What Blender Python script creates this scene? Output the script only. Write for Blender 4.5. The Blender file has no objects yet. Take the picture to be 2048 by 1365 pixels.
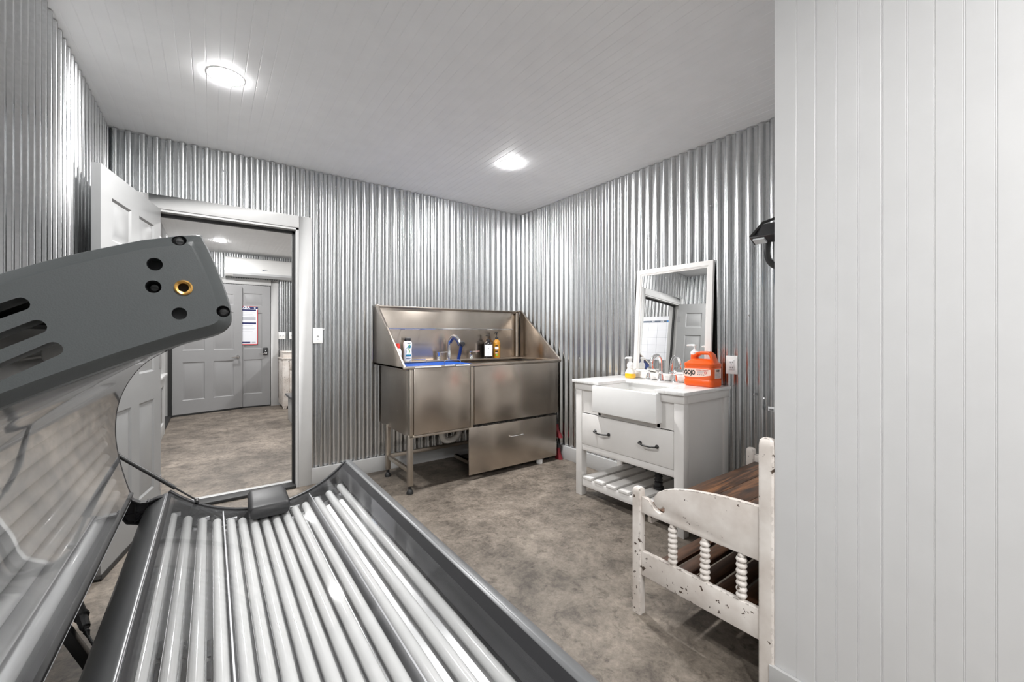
import bpy, bmesh, math, random
from mathutils import Vector, Matrix
R = math.radians
scene = bpy.context.scene
COL = scene.collection

# ------------------------------------------------------------------ camera, world, exposure
cam_data = bpy.data.cameras.new('camera')
cam_data.sensor_fit = 'HORIZONTAL'
cam_data.sensor_width = 36.0
cam_data.lens = 822.66 / 2048 * 36.0
cam_data.shift_y = -11.96 / 2048
cam_data.clip_start = 0.02
cam = bpy.data.objects.new('camera', cam_data)
cam.location = (-2.78168, -3.63052, 1.19398)
cam.rotation_euler = (R(90), 0, R(53.8055 - 90))
COL.objects.link(cam)
scene.camera = cam
scene.view_settings.view_transform = 'Standard'
scene.view_settings.look = 'None'
scene.view_settings.exposure = 0.0
scene.view_settings.gamma = 1.0
scene.view_settings.use_curve_mapping = False
world = bpy.data.worlds.new('world')
world.use_nodes = True
world.node_tree.nodes['Background'].inputs[0].default_value = (0.8, 0.9, 1, 1)
world.node_tree.nodes['Background'].inputs[1].default_value = 0.05
scene.world = world
LAMP = 1000.0          # radiance of the ceiling lamp lenses
try:
    scene.cycles.max_bounces = 14
    scene.cycles.diffuse_bounces = 6
    scene.cycles.glossy_bounces = 8
    scene.cycles.transparent_max_bounces = 32
    scene.cycles.transmission_bounces = 8
    scene.cycles.caustics_reflective = True
    scene.cycles.blur_glossy = 0.6
    scene.cycles.sample_clamp_indirect = 6.0
except Exception:
    pass

# ------------------------------------------------------------------ helpers
ORG = {}

def world_org(o):
    v = Vector((0, 0, 0))
    while o is not None:
        v += ORG.get(o.name, Vector((0, 0, 0)))
        o = o.parent
    return v

def tag(o, label=None, cat=None, group=None, kind=None):
    if label: o['label'] = label
    if cat: o['category'] = cat
    if group: o['group'] = group
    if kind: o['kind'] = kind
    return o

def thing(name, label, cat, loc=(0, 0, 0), rot=(0, 0, 0), group=None, kind=None):
    o = bpy.data.objects.new(name, None)
    o.empty_display_size = 0.05
    COL.objects.link(o)
    o.location = loc
    o.rotation_euler = rot
    ORG[o.name] = Vector(loc)
    return tag(o, label, cat, group, kind)

class MB:
    """collects polygons of one mesh; vertices in world metres (or in the parent's own frame)"""
    def __init__(s):
        s.v = []; s.f = []; s.mi = []; s.cur = 0
    def add(s, vs, fs):
        b = len(s.v); s.v += [tuple(p) for p in vs]
        for f in fs:
            s.f.append([b + i for i in f]); s.mi.append(s.cur)
    def box(s, x0, x1, y0, y1, z0, z1):
        s.add([(x0,y0,z0),(x1,y0,z0),(x1,y1,z0),(x0,y1,z0),(x0,y0,z1),(x1,y0,z1),(x1,y1,z1),(x0,y1,z1)],
              [(0,3,2,1),(4,5,6,7),(0,1,5,4),(1,2,6,5),(2,3,7,6),(3,0,4,7)])
        return s
    def bar(s, a, b, w, h, up=(0, 0, 1)):
        a = Vector(a); b = Vector(b); d = (b - a).normalized()
        sd = d.cross(Vector(up)).normalized() * w / 2; u = sd.cross(d).normalized() * h / 2
        vs = []
        for p in (a, b):
            vs += [p - sd - u, p + sd - u, p + sd + u, p - sd + u]
        s.add(vs, [(0,3,2,1),(4,5,6,7),(0,1,5,4),(1,2,6,5),(2,3,7,6),(3,0,4,7)])
        return s
    @staticmethod
    def _p(axis, a, b, c):
        return {'x': (c, a, b), 'y': (a, c, b), 'z': (a, b, c)}[axis]
    def ext(s, pts, axis, lo, hi, cap=True, closed=True):
        n = len(pts)
        vs = [s._p(axis, a, b, lo) for a, b in pts] + [s._p(axis, a, b, hi) for a, b in pts]
        fs = [(i, (i + 1) % n, n + (i + 1) % n, n + i) for i in range(n if closed else n - 1)]
        if cap and closed:
            fs += [tuple(range(n))[::-1], tuple(range(n, 2 * n))]
        s.add(vs, fs)
        return s
    def loft(s, rings, cap=True):
        n = len(rings[0]); vs = [p for r in rings for p in r]; fs = []
        for k in range(len(rings) - 1):
            for i in range(n):
                j = (i + 1) % n
                fs.append((k*n+i, k*n+j, (k+1)*n+j, (k+1)*n+i))
        if cap:
            fs += [tuple(range(n))[::-1], tuple(range((len(rings)-1)*n, len(rings)*n))]
        s.add(vs, fs)
        return s
    def lathe(s, prof, c, axis='z', n=24, cap=True):
        rings = []
        for r, h in prof:
            ring = []
            for i in range(n):
                t = 2 * math.pi * i / n
                a, b = r * math.cos(t), r * math.sin(t)
                ring.append({'z': (c[0]+a, c[1]+b, c[2]+h), 'y': (c[0]+a, c[1]+h, c[2]+b), 'x': (c[0]+h, c[1]+a, c[2]+b)}[axis])
            rings.append(ring)
        return s.loft(rings, cap)
    def tube(s, path, r, n=12, cap=True):
        P = [Vector(p) for p in path]; rings = []
        rr = r if isinstance(r, (list, tuple)) else [r] * len(P)
        u = None
        for i, p in enumerate(P):
            d = (P[min(i+1, len(P)-1)] - P[max(i-1, 0)]).normalized()
            if u is None:
                u = d.orthogonal().normalized()
            u = (u - d * u.dot(d)).normalized()
            w = d.cross(u)
            rings.append([p + (u * math.cos(2*math.pi*k/n) + w * math.sin(2*math.pi*k/n)) * rr[i] for k in range(n)])
        return s.loft(rings, cap)
    def sphere(s, c, r, n=16, m=8, sz=1.0):
        return s.lathe([(max(1e-4, r*math.sin(math.pi*k/m)), -r*sz*math.cos(math.pi*k/m)) for k in range(m+1)], c, 'z', n)
    def hollow(s, x0, x1, y0, y1, z0, z1, t, tb):
        def ring(a, z): return [(x0+a,y0+a,z),(x1-a,y0+a,z),(x1-a,y1-a,z),(x0+a,y1-a,z)]
        return s.loft([ring(0, z0), ring(0, z1), ring(t, z1), ring(t*1.3, z0+tb)])
    def build(s, name, mats, parent=None, bevel=0.0, seg=2, smooth=35, local=False, label=None, xf=None):
        me = bpy.data.meshes.new(name)
        if not isinstance(mats, (list, tuple)): mats = [mats]
        o0 = Vector((0,0,0)) if (parent is None or local) else world_org(parent)
        vs = [Vector(p) for p in s.v]
        if xf is not None: vs = [xf @ p for p in vs]
        me.from_pydata([p - o0 for p in vs], [], s.f)
        for m in mats: me.materials.append(m)
        me.polygons.foreach_set('material_index', s.mi)
        bm = bmesh.new(); bm.from_mesh(me)
        bmesh.ops.remove_doubles(bm, verts=bm.verts, dist=1e-6)
        bmesh.ops.recalc_face_normals(bm, faces=bm.faces)
        if bevel > 0:
            es = [e for e in bm.edges if len(e.link_faces) == 2 and e.calc_face_angle(0) > R(28)]
            try:
                bmesh.ops.bevel(bm, geom=es, offset=bevel, segments=seg, profile=0.5, affect='EDGES', clamp_overlap=True)
            except Exception:
                pass
        bm.to_mesh(me); bm.free()
        if smooth:
            me.polygons.foreach_set('use_smooth', [True] * len(me.polygons))
            try: me.set_sharp_from_angle(angle=R(smooth))
            except Exception: pass
        o = bpy.data.objects.new(name, me)
        COL.objects.link(o)
        if parent is not None: o.parent = parent
        if label: o['label'] = label
        return o

def text(name, body, size, loc, rot, mat, parent=None, local=False, align='CENTER', bold=0.0, label=None, sx=1.0):
    cu = bpy.data.curves.new(name, 'FONT')
    cu.body = body; cu.size = size; cu.align_x = align; cu.align_y = 'CENTER'; cu.offset = bold; cu.extrude = 0.0003
    t = bpy.data.objects.new(name + '_tmp', cu)
    COL.objects.link(t)
    bpy.context.view_layer.update()
    me = bpy.data.meshes.new_from_object(t.evaluated_get(bpy.context.evaluated_depsgraph_get()))
    bpy.data.objects.remove(t); bpy.data.curves.remove(cu)
    me.name = name
    me.transform(Matrix.Diagonal((sx, 1, 1, 1)))
    me.materials.clear(); me.materials.append(mat)
    o = bpy.data.objects.new(name, me); COL.objects.link(o)
    o0 = Vector((0,0,0)) if (parent is None or local) else world_org(parent)
    o.location = Vector(loc) - o0; o.rotation_euler = rot
    if parent is not None: o.parent = parent
    if label: o['label'] = label
    return o

def cut(o, mb):
    c = mb.build('cutter_tmp', o.data.materials[0], None, smooth=0)
    c.location = o.matrix_world.translation if o.parent is None else (0,0,0)
    m = o.modifiers.new('cut', 'BOOLEAN'); m.operation = 'DIFFERENCE'; m.object = c; m.solver = 'EXACT'
    bpy.context.view_layer.update()
    me = bpy.data.meshes.new_from_object(o.evaluated_get(bpy.context.evaluated_depsgraph_get()))
    o.modifiers.clear(); o.data = me
    bpy.data.objects.remove(c)
    return o

def copy_tree(o, loc=None, label=None):
    c = o.copy(); COL.objects.link(c)
    if loc is not None: c.location = loc; ORG[c.name] = Vector(loc)
    if label: c['label'] = label
    for ch in list(o.children):
        d = ch.copy(); COL.objects.link(d); d.parent = c
        for g in list(ch.children):
            e = g.copy(); COL.objects.link(e); e.parent = d
    return c

def rrect(cx, cy, w, d, r, z, n=5):
    pts = []
    for sx, sy, a0 in ((1,1,0),(-1,1,90),(-1,-1,180),(1,-1,270)):
        for k in range(n + 1):
            a = R(a0 + 90 * k / n)
            pts.append((cx + sx*(w/2-r) + r*math.cos(a), cy + sy*(d/2-r) + r*math.sin(a), z))
    return pts

def arc2(cx, cy, r, a0, a1, n):
    return [(cx + r*math.cos(R(a0+(a1-a0)*k/n)), cy + r*math.sin(R(a0+(a1-a0)*k/n))) for k in range(n+1)]

def spline(pts, n=6):
    out = []; P = [Vector(p) for p in pts]
    for i in range(len(P) - 1):
        p0 = P[max(i-1,0)]; p1 = P[i]; p2 = P[i+1]; p3 = P[min(i+2,len(P)-1)]
        for k in range(n):
            t = k / n
            out.append(0.5*((2*p1)+(p2-p0)*t+(2*p0-5*p1+4*p2-p3)*t*t+(3*p1-p0-3*p2+p3)*t**3))
    out.append(P[-1])
    return [tuple(p) for p in out]

def offs(pts, d, closed=False):
    """offset a 2-D polyline to its left by d"""
    n = len(pts); out = []
    for i in range(n):
        if closed: a, b = pts[i-1], pts[(i+1) % n]
        else: a, b = pts[max(i-1,0)], pts[min(i+1,n-1)]
        t = Vector((b[0]-a[0], b[1]-a[1])).normalized()
        out.append((pts[i][0] - t.y*d, pts[i][1] + t.x*d))
    return out

# ------------------------------------------------------------------ materials
def nodes(name):
    m = bpy.data.materials.new(name); m.use_nodes = True
    nt = m.node_tree
    return m, nt, nt.nodes['Principled BSDF']

def mat(name, col, rough=0.5, metal=0.0, spec=0.5, coat=0.0, noise=0.0, nscale=8.0, bump=0.0, bscale=60.0, stretch=(1,1,1)):
    m, nt, b = nodes(name)
    b.inputs['Base Color'].default_value = (*col, 1)
    b.inputs['Roughness'].default_value = rough
    b.inputs['Metallic'].default_value = metal
    b.inputs['Specular IOR Level'].default_value = spec
    b.inputs['Coat Weight'].default_value = coat
    tc = nt.nodes.new('ShaderNodeTexCoord'); mp = nt.nodes.new('ShaderNodeMapping')
    mp.inputs['Scale'].default_value = stretch
    nt.links.new(tc.outputs['Object'], mp.inputs[0])
    nz = nt.nodes.new('ShaderNodeTexNoise'); nz.inputs['Scale'].default_value = nscale; nz.inputs['Detail'].default_value = 5
    nt.links.new(mp.outputs[0], nz.inputs['Vector'])
    rp = nt.nodes.new('ShaderNodeValToRGB')
    k = max(noise, 0.02)
    rp.color_ramp.elements[0].position = 0.3; rp.color_ramp.elements[1].position = 0.7
    rp.color_ramp.elements[0].color = (*[c*(1-k) for c in col], 1)
    rp.color_ramp.elements[1].color = (*[min(1, c*(1+k)) for c in col], 1)
    nt.links.new(nz.outputs[0], rp.inputs[0]); nt.links.new(rp.outputs[0], b.inputs['Base Color'])
    if bump > 0:
        n2 = nt.nodes.new('ShaderNodeTexNoise'); n2.inputs['Scale'].default_value = bscale
        nt.links.new(mp.outputs[0], n2.inputs['Vector'])
        bp = nt.nodes.new('ShaderNodeBump'); bp.inputs['Strength'].default_value = bump; bp.inputs['Distance'].default_value = 0.002
        nt.links.new(n2.outputs[0], bp.inputs['Height']); nt.links.new(bp.outputs[0], b.inputs['Normal'])
    return m

def mat_galv():
    m, nt, b = nodes('galvanised_steel')
    b.inputs['Metallic'].default_value = 1.0
    tc = nt.nodes.new('ShaderNodeTexCoord')
    v = nt.nodes.new('ShaderNodeTexVoronoi'); v.inputs['Scale'].default_value = 90
    nt.links.new(tc.outputs['Object'], v.inputs['Vector'])
    nz = nt.nodes.new('ShaderNodeTexNoise'); nz.inputs['Scale'].default_value = 2.2; nz.inputs['Detail'].default_value = 6
    nt.links.new(tc.outputs['Object'], nz.inputs['Vector'])
    mx = nt.nodes.new('ShaderNodeMix'); mx.data_type = 'RGBA'; mx.inputs[0].default_value = 0.35
    r1 = nt.nodes.new('ShaderNodeValToRGB')
    r1.color_ramp.elements[0].color = (0.56, 0.575, 0.58, 1); r1.color_ramp.elements[1].color = (0.68, 0.69, 0.695, 1)
    r2 = nt.nodes.new('ShaderNodeValToRGB')
    r2.color_ramp.elements[0].position = 0.35; r2.color_ramp.elements[1].position = 0.65
    r2.color_ramp.elements[0].color = (0.56, 0.57, 0.58, 1); r2.color_ramp.elements[1].color = (0.68, 0.685, 0.69, 1)
    nt.links.new(v.outputs['Color'], r1.inputs[0]); nt.links.new(nz.outputs[0], r2.inputs[0])
    nt.links.new(r1.outputs[0], mx.inputs[6]); nt.links.new(r2.outputs[0], mx.inputs[7])
    nt.links.new(mx.outputs[2], b.inputs['Base Color'])
    rr = nt.nodes.new('ShaderNodeMapRange'); rr.inputs[3].default_value = 0.17; rr.inputs[4].default_value = 0.24
    tv = nt.nodes.new('ShaderNodeCombineXYZ'); tv.inputs[2].default_value = 1.0      # rolled sheet: highlights stretch along the ribs
    nt.links.new(tv.outputs[0], b.inputs['Tangent']); b.inputs['Anisotropic'].default_value = 0.8
    nt.links.new(nz.outputs[0], rr.inputs[0]); nt.links.new(rr.outputs[0], b.inputs['Roughness'])
    return m

def mat_concrete():
    m, nt, b = nodes('stained_concrete')
    tc = nt.nodes.new('ShaderNodeTexCoord')
    def noise(s, d, rough=0.6, dist=0.0):
        n = nt.nodes.new('ShaderNodeTexNoise'); n.inputs['Scale'].default_value = s; n.inputs['Detail'].default_value = d
        n.inputs['Roughness'].default_value = rough; n.inputs['Distortion'].default_value = dist
        nt.links.new(tc.outputs['Object'], n.inputs['Vector']); return n
    big = noise(1.1, 5, 0.6, 0.2); mid = noise(5.0, 14, 0.80, 0.3); fin = noise(48, 8, 0.75)
    r1 = nt.nodes.new('ShaderNodeValToRGB'); e = r1.color_ramp.elements
    e[0].position = 0.33; e[0].color = (0.06, 0.050, 0.041, 1); e[1].position = 0.66; e[1].color = (0.275, 0.240, 0.200, 1)
    x = r1.color_ramp.elements.new(0.5); x.color = (0.178, 0.153, 0.126, 1)
    nt.links.new(mid.outputs[0], r1.inputs[0])
    r2 = nt.nodes.new('ShaderNodeValToRGB'); e = r2.color_ramp.elements
    e[0].position = 0.35; e[0].color = (0.66, 0.65, 0.64, 1); e[1].position = 0.65; e[1].color = (1.3, 1.28, 1.27, 1)
    nt.links.new(big.outputs[0], r2.inputs[0])
    mul = nt.nodes.new('ShaderNodeMix'); mul.data_type = 'RGBA'; mul.blend_type = 'MULTIPLY'; mul.inputs[0].default_value = 1
    nt.links.new(r1.outputs[0], mul.inputs[6]); nt.links.new(r2.outputs[0], mul.inputs[7])
    r3 = nt.nodes.new('ShaderNodeValToRGB'); e = r3.color_ramp.elements
    e[0].position = 0.30; e[0].color = (0.62, 0.61, 0.60, 1); e[1].position = 0.60; e[1].color = (1.08, 1.08, 1.08, 1)
    nt.links.new(fin.outputs[0], r3.inputs[0])
    mu2 = nt.nodes.new('ShaderNodeMix'); mu2.data_type = 'RGBA'; mu2.blend_type = 'MULTIPLY'; mu2.inputs[0].default_value = 0.8
    nt.links.new(mul.outputs[2], mu2.inputs[6]); nt.links.new(r3.outputs[0], mu2.inputs[7])
    st = noise(17, 10, 0.75, 0.6)
    r4 = nt.nodes.new('ShaderNodeValToRGB'); e = r4.color_ramp.elements
    e[0].position = 0.34; e[0].color = (0.42, 0.40, 0.38, 1); e[1].position = 0.47; e[1].color = (1.0, 1.0, 1.0, 1)
    nt.links.new(st.outputs[0], r4.inputs[0])
    mu3 = nt.nodes.new('ShaderNodeMix'); mu3.data_type = 'RGBA'; mu3.blend_type = 'MULTIPLY'; mu3.inputs[0].default_value = 0.9
    nt.links.new(mu2.outputs[2], mu3.inputs[6]); nt.links.new(r4.outputs[0], mu3.inputs[7])
    nt.links.new(mu3.outputs[2], b.inputs['Base Color'])
    rr = nt.nodes.new('ShaderNodeMapRange'); rr.inputs[3].default_value = 0.42; rr.inputs[4].default_value = 0.7
    nt.links.new(mid.outputs[0], rr.inputs[0]); nt.links.new(rr.outputs[0], b.inputs['Roughness'])
    bp = nt.nodes.new('ShaderNodeBump'); bp.inputs['Strength'].default_value = 0.25; bp.inputs['Distance'].default_value = 0.004
    nt.links.new(fin.outputs[0], bp.inputs['Height']); nt.links.new(bp.outputs[0], b.inputs['Normal'])
    return m

def mat_steel(name, col, rough=0.3, stretch=(1, 1, 14)):
    m, nt, b = nodes(name)
    b.inputs['Metallic'].default_value = 1.0
    b.inputs['Anisotropic'].default_value = 0.6
    tv = nt.nodes.new('ShaderNodeCombineXYZ'); tv.inputs[2].default_value = 1.0
    nt.links.new(tv.outputs[0], b.inputs['Tangent'])
    tc = nt.nodes.new('ShaderNodeTexCoord'); mp = nt.nodes.new('ShaderNodeMapping'); mp.inputs['Scale'].default_value = stretch
    nt.links.new(tc.outputs['Object'], mp.inputs[0])
    n = nt.nodes.new('ShaderNodeTexNoise'); n.inputs['Scale'].default_value = 6; n.inputs['Detail'].default_value = 6
    nt.links.new(mp.outputs[0], n.inputs['Vector'])
    n2 = nt.nodes.new('ShaderNodeTexNoise'); n2.inputs['Scale'].default_value = 3.5; n2.inputs['Detail'].default_value = 5
    nt.links.new(tc.outputs['Object'], n2.inputs['Vector'])
    rp = nt.nodes.new('ShaderNodeValToRGB')
    rp.color_ramp.elements[0].position = 0.3; rp.color_ramp.elements[1].position = 0.7
    rp.color_ramp.elements[0].color = (*[c*0.86 for c in col], 1); rp.color_ramp.elements[1].color = (*[min(1, c*1.15) for c in col], 1)
    nt.links.new(n2.outputs[0], rp.inputs[0]); nt.links.new(rp.outputs[0], b.inputs['Base Color'])
    rr = nt.nodes.new('ShaderNodeMapRange'); rr.inputs[3].default_value = rough*0.97; rr.inputs[4].default_value = rough*1.03
    nt.links.new(n.outputs[0], rr.inputs[0]); nt.links.new(rr.outputs[0], b.inputs['Roughness'])
    return m

def mat_distressed():
    m, nt, b = nodes('chipped_white_paint')
    b.inputs['Roughness'].default_value = 0.55
    tc = nt.nodes.new('ShaderNodeTexCoord')
    n1 = nt.nodes.new('ShaderNodeTexNoise'); n1.inputs['Scale'].default_value = 46; n1.inputs['Detail'].default_value = 4
    n2 = nt.nodes.new('ShaderNodeTexNoise'); n2.inputs['Scale'].default_value = 5; n2.inputs['Detail'].default_value = 3
    n3 = nt.nodes.new('ShaderNodeTexNoise'); n3.inputs['Scale'].default_value = 9; n3.inputs['Detail'].default_value = 6
    for n in (n1, n2, n3): nt.links.new(tc.outputs['Object'], n.inputs['Vector'])
    ad = nt.nodes.new('ShaderNodeMath'); ad.operation = 'MULTIPLY_ADD'; ad.inputs[1].default_value = 0.55
    nt.links.new(n2.outputs[0], ad.inputs[0]); nt.links.new(n1.outputs[0], ad.inputs[2])
    geo = nt.nodes.new('ShaderNodeNewGeometry')
    rp = nt.nodes.new('ShaderNodeValToRGB'); rp.color_ramp.elements[0].position = 0.945; rp.color_ramp.elements[1].position = 0.965
    rp.color_ramp.elements[0].color = (0, 0, 0, 1); rp.color_ramp.elements[1].color = (1, 1, 1, 1)
    nt.links.new(ad.outputs[0], rp.inputs[0])
    bv = nt.nodes.new('ShaderNodeBevel'); bv.samples = 4; bv.inputs[0].default_value = 0.007
    dt = nt.nodes.new('ShaderNodeVectorMath'); dt.operation = 'DOT_PRODUCT'
    nt.links.new(bv.outputs[0], dt.inputs[0]); nt.links.new(geo.outputs['Normal'], dt.inputs[1])
    pr = nt.nodes.new('ShaderNodeMapRange'); pr.inputs[1].default_value = 0.995; pr.inputs[2].default_value = 0.93
    nt.links.new(dt.outputs['Value'], pr.inputs[0])
    p2 = nt.nodes.new('ShaderNodeMath'); p2.operation = 'MULTIPLY'
    th = nt.nodes.new('ShaderNodeMapRange'); th.inputs[1].default_value = 0.49; th.inputs[2].default_value = 0.54
    nt.links.new(n1.outputs[0], th.inputs[0]); nt.links.new(pr.outputs[0], p2.inputs[0]); nt.links.new(th.outputs[0], p2.inputs[1])
    mxm = nt.nodes.new('ShaderNodeMath'); mxm.operation = 'MAXIMUM'
    nt.links.new(rp.outputs[0], mxm.inputs[0]); nt.links.new(p2.outputs[0], mxm.inputs[1])
    base = nt.nodes.new('ShaderNodeValToRGB')
    base.color_ramp.elements[0].position = 0.3; base.color_ramp.elements[1].position = 0.65
    base.color_ramp.elements[0].color = (0.60, 0.54, 0.49, 1); base.color_ramp.elements[1].color = (0.80, 0.755, 0.71, 1)
    nt.links.new(n3.outputs[0], base.inputs[0])
    mx = nt.nodes.new('ShaderNodeMix'); mx.data_type = 'RGBA'; mx.inputs[7].default_value = (0.07, 0.045, 0.03, 1)
    nt.links.new(mxm.outputs[0], mx.inputs[0]); nt.links.new(base.outputs[0], mx.inputs[6])
    nt.links.new(mx.outputs[2], b.inputs['Base Color'])
    return m

def mat_wood(name, dark, mid, light, stretch=(1.2, 14, 14), rough=0.45):
    m, nt, b = nodes(name)
    b.inputs['Roughness'].default_value = rough
    tc = nt.nodes.new('ShaderNodeTexCoord'); mp = nt.nodes.new('ShaderNodeMapping'); mp.inputs['Scale'].default_value = stretch
    nt.links.new(tc.outputs['Object'], mp.inputs[0])
    n = nt.nodes.new('ShaderNodeTexNoise'); n.inputs['Scale'].default_value = 3; n.inputs['Detail'].default_value = 8; n.inputs['Distortion'].default_value = 1.2
    nt.links.new(mp.outputs[0], n.inputs['Vector'])
    rp = nt.nodes.new('ShaderNodeValToRGB'); e = rp.color_ramp.elements
    e[0].position = 0.32; e[0].color = (*dark, 1); e[1].position = 0.72; e[1].color = (*light, 1)
    x = e.new(0.5); x.color = (*mid, 1)
    nt.links.new(n.outputs[0], rp.inputs[0]); nt.links.new(rp.outputs[0], b.inputs['Base Color'])
    return m

def mat_acrylic(name, tint=(0.97, 0.975, 0.98), haze=0.03, f0=0.045, ex=5):
    m = bpy.data.materials.new(name); m.use_nodes = True; nt = m.node_tree; nt.nodes.clear()
    out = nt.nodes.new('ShaderNodeOutputMaterial')
    tr = nt.nodes.new('ShaderNodeBsdfTransparent'); tr.inputs[0].default_value = (*tint, 1)
    gl = nt.nodes.new('ShaderNodeBsdfGlossy'); gl.inputs['Roughness'].default_value = 0.035
    df = nt.nodes.new('ShaderNodeBsdfDiffuse'); df.inputs[0].default_value = (0.75, 0.75, 0.76, 1)
    lw = nt.nodes.new('ShaderNodeLayerWeight'); lw.inputs['Blend'].default_value = 0.5
    pw = nt.nodes.new('ShaderNodeMath'); pw.operation = 'POWER'; pw.inputs[1].default_value = ex
    nt.links.new(lw.outputs['Facing'], pw.inputs[0])
    ma = nt.nodes.new('ShaderNodeMath'); ma.operation = 'MULTIPLY_ADD'; ma.inputs[1].default_value = 1 - f0; ma.inputs[2].default_value = f0
    nt.links.new(pw.outputs[0], ma.inputs[0])
    nz = nt.nodes.new('ShaderNodeTexNoise'); nz.inputs['Scale'].default_value = 5; nz.inputs['Detail'].default_value = 6
    tc = nt.nodes.new('ShaderNodeTexCoord'); nt.links.new(tc.outputs['Object'], nz.inputs['Vector'])
    hz = nt.nodes.new('ShaderNodeMath'); hz.operation = 'MULTIPLY'; hz.inputs[1].default_value = haze * 2
    nt.links.new(nz.outputs[0], hz.inputs[0])
    m1 = nt.nodes.new('ShaderNodeMixShader'); m2 = nt.nodes.new('ShaderNodeMixShader')
    nt.links.new(hz.outputs[0], m1.inputs[0]); nt.links.new(tr.outputs[0], m1.inputs[1]); nt.links.new(df.outputs[0], m1.inputs[2])
    nt.links.new(ma.outputs[0], m2.inputs[0]); nt.links.new(m1.outputs[0], m2.inputs[1]); nt.links.new(gl.outputs[0], m2.inputs[2])
    nt.links.new(m2.outputs[0], out.inputs[0])
    return m

def mat_emit(name, col, s):
    m = bpy.data.materials.new(name); m.use_nodes = True; nt = m.node_tree; nt.nodes.clear()
    out = nt.nodes.new('ShaderNodeOutputMaterial'); e = nt.nodes.new('ShaderNodeEmission')
    e.inputs[0].default_value = (*col, 1); e.inputs[1].default_value = s
    nt.links.new(e.outputs[0], out.inputs[0])
    return m

GALV = mat_galv()
CONC = mat_concrete()
CEIL = mat('white_beadboard_ceiling', (0.90, 0.905, 0.91), 0.5)
BEAD = mat('white_beadboard_wall', (0.62, 0.62, 0.62), 0.32)
TRIM = mat('white_trim_paint', (0.475, 0.475, 0.47), 0.4, noise=0.03)
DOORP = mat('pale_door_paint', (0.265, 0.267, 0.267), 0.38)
DOORG = mat('grey_door_paint', (0.29, 0.29, 0.293), 0.4)
BLACK = mat('black_rubber', (0.015, 0.015, 0.015), 0.55)
BLACKP = mat('black_plastic', (0.022, 0.022, 0.024), 0.38)
BLACKM = mat('black_metal', (0.02, 0.02, 0.02), 0.35, spec=0.6)
DRYWALL = mat('drywall_backing', (0.5, 0.5, 0.5), 0.8)
CHROME = mat('chrome', (0.82, 0.82, 0.83), 0.06, metal=1.0)
STEEL = mat_steel('stainless_steel', (0.50, 0.445, 0.39), 0.27)
STEELD = mat_steel('stainless_steel_frame', (0.50, 0.45, 0.39), 0.33)
WHITEP = mat('white_plastic', (0.82, 0.82, 0.81), 0.3)
CABW = mat('white_cabinet_paint', (0.74, 0.725, 0.705), 0.38)
PORC = mat('white_porcelain', (0.86, 0.86, 0.85), 0.08, spec=0.6, coat=0.5)
QUARTZ = mat('white_quartz', (0.80, 0.795, 0.785), 0.15, noise=0.1, nscale=14, stretch=(1, 3, 1))
CHIP = mat_distressed()
SEATW = mat_wood('weathered_brown_wood', (0.022, 0.013, 0.009), (0.085, 0.040, 0.019), (0.26, 0.115, 0.045))
SLATW = mat_wood('dark_brown_slat_wood', (0.035, 0.017, 0.009), (0.075, 0.034, 0.017), (0.13, 0.06, 0.03))
BEDG = mat('charcoal_metallic_plastic', (0.17, 0.175, 0.18), 0.3, metal=0.55, spec=0.6)
BEDR = mat('silver_grey_plastic', (0.15, 0.154, 0.158), 0.36, metal=0.25, spec=0.6)
PANELG = mat('grey_moulded_plastic', (0.052, 0.057, 0.058), 0.42, bump=0.08, bscale=900)
TUBEW = mat('white_lamp_glass', (0.62, 0.62, 0.61), 0.12, coat=0.3)
TUBEE = mat('lamp_tube_end', (0.75, 0.75, 0.74), 0.3)
REFL = mat('polished_reflector', (0.62, 0.62, 0.62), 0.2, metal=1.0, noise=0.05)
ALU = mat('brushed_aluminium', (0.62, 0.62, 0.63), 0.35, metal=1.0)
DIVID = mat('divider_metal', (0.42, 0.42, 0.43), 0.5, metal=1.0)
TRAY = mat('dark_tray', (0.04, 0.042, 0.045), 0.15, metal=0.6)
ACR = mat_acrylic('clear_acrylic', haze=0.03, f0=0.05)
ACRC = mat_acrylic('clear_canopy_acrylic', haze=0.24, f0=0.10, ex=3.0)
VINYL = mat('dark_grey_vinyl', (0.018, 0.018, 0.019), 0.45, bump=0.12, bscale=40)
LENS = mat_emit('lamp_lens', (1.0, 0.99, 0.982), LAMP)
MIRR = mat('mirror_glass', (0.90, 0.905, 0.90), 0.004, metal=1.0)
ORANGE = mat('orange_plastic', (0.80, 0.105, 0.008), 0.28)
BLUE = mat('blue_plastic', (0.004, 0.085, 0.42), 0.45)
BLUED = mat('dark_blue_hose', (0.012, 0.035, 0.16), 0.3)
AMBER = mat('amber_liquid', (0.42, 0.19, 0.015), 0.1, coat=0.5)
YELLOW = mat('yellow_soap', (0.78, 0.44, 0.01), 0.12, coat=0.5)
CLEARP = mat('clear_frosted_plastic', (0.80, 0.76, 0.68), 0.25)
DARKB = mat('dark_bottle', (0.012, 0.010, 0.010), 0.12, coat=0.4)
LABELW = mat('white_label', (0.80, 0.81, 0.82), 0.5)
LABELP = mat('pale_pink_label', (0.85, 0.62, 0.53), 0.45)
RED = mat('red_plastic', (0.65, 0.03, 0.02), 0.35)
REDB = mat('red_bristles', (0.17, 0.010, 0.016), 0.7, noise=0.3, nscale=60, stretch=(8, 8, 1))
TEAL = mat('teal_print', (0.01, 0.16, 0.27), 0.5)
GREEN = mat('green_print', (0.16, 0.42, 0.05), 0.5)
NAVY = mat('navy_print', (0.015, 0.02, 0.10), 0.5)
SKYB = mat('blue_print', (0.02, 0.22, 0.62), 0.5)
SLATE = mat('slate_print', (0.09, 0.12, 0.17), 0.5)
INK = mat('black_print', (0.012, 0.012, 0.012), 0.5)
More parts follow.
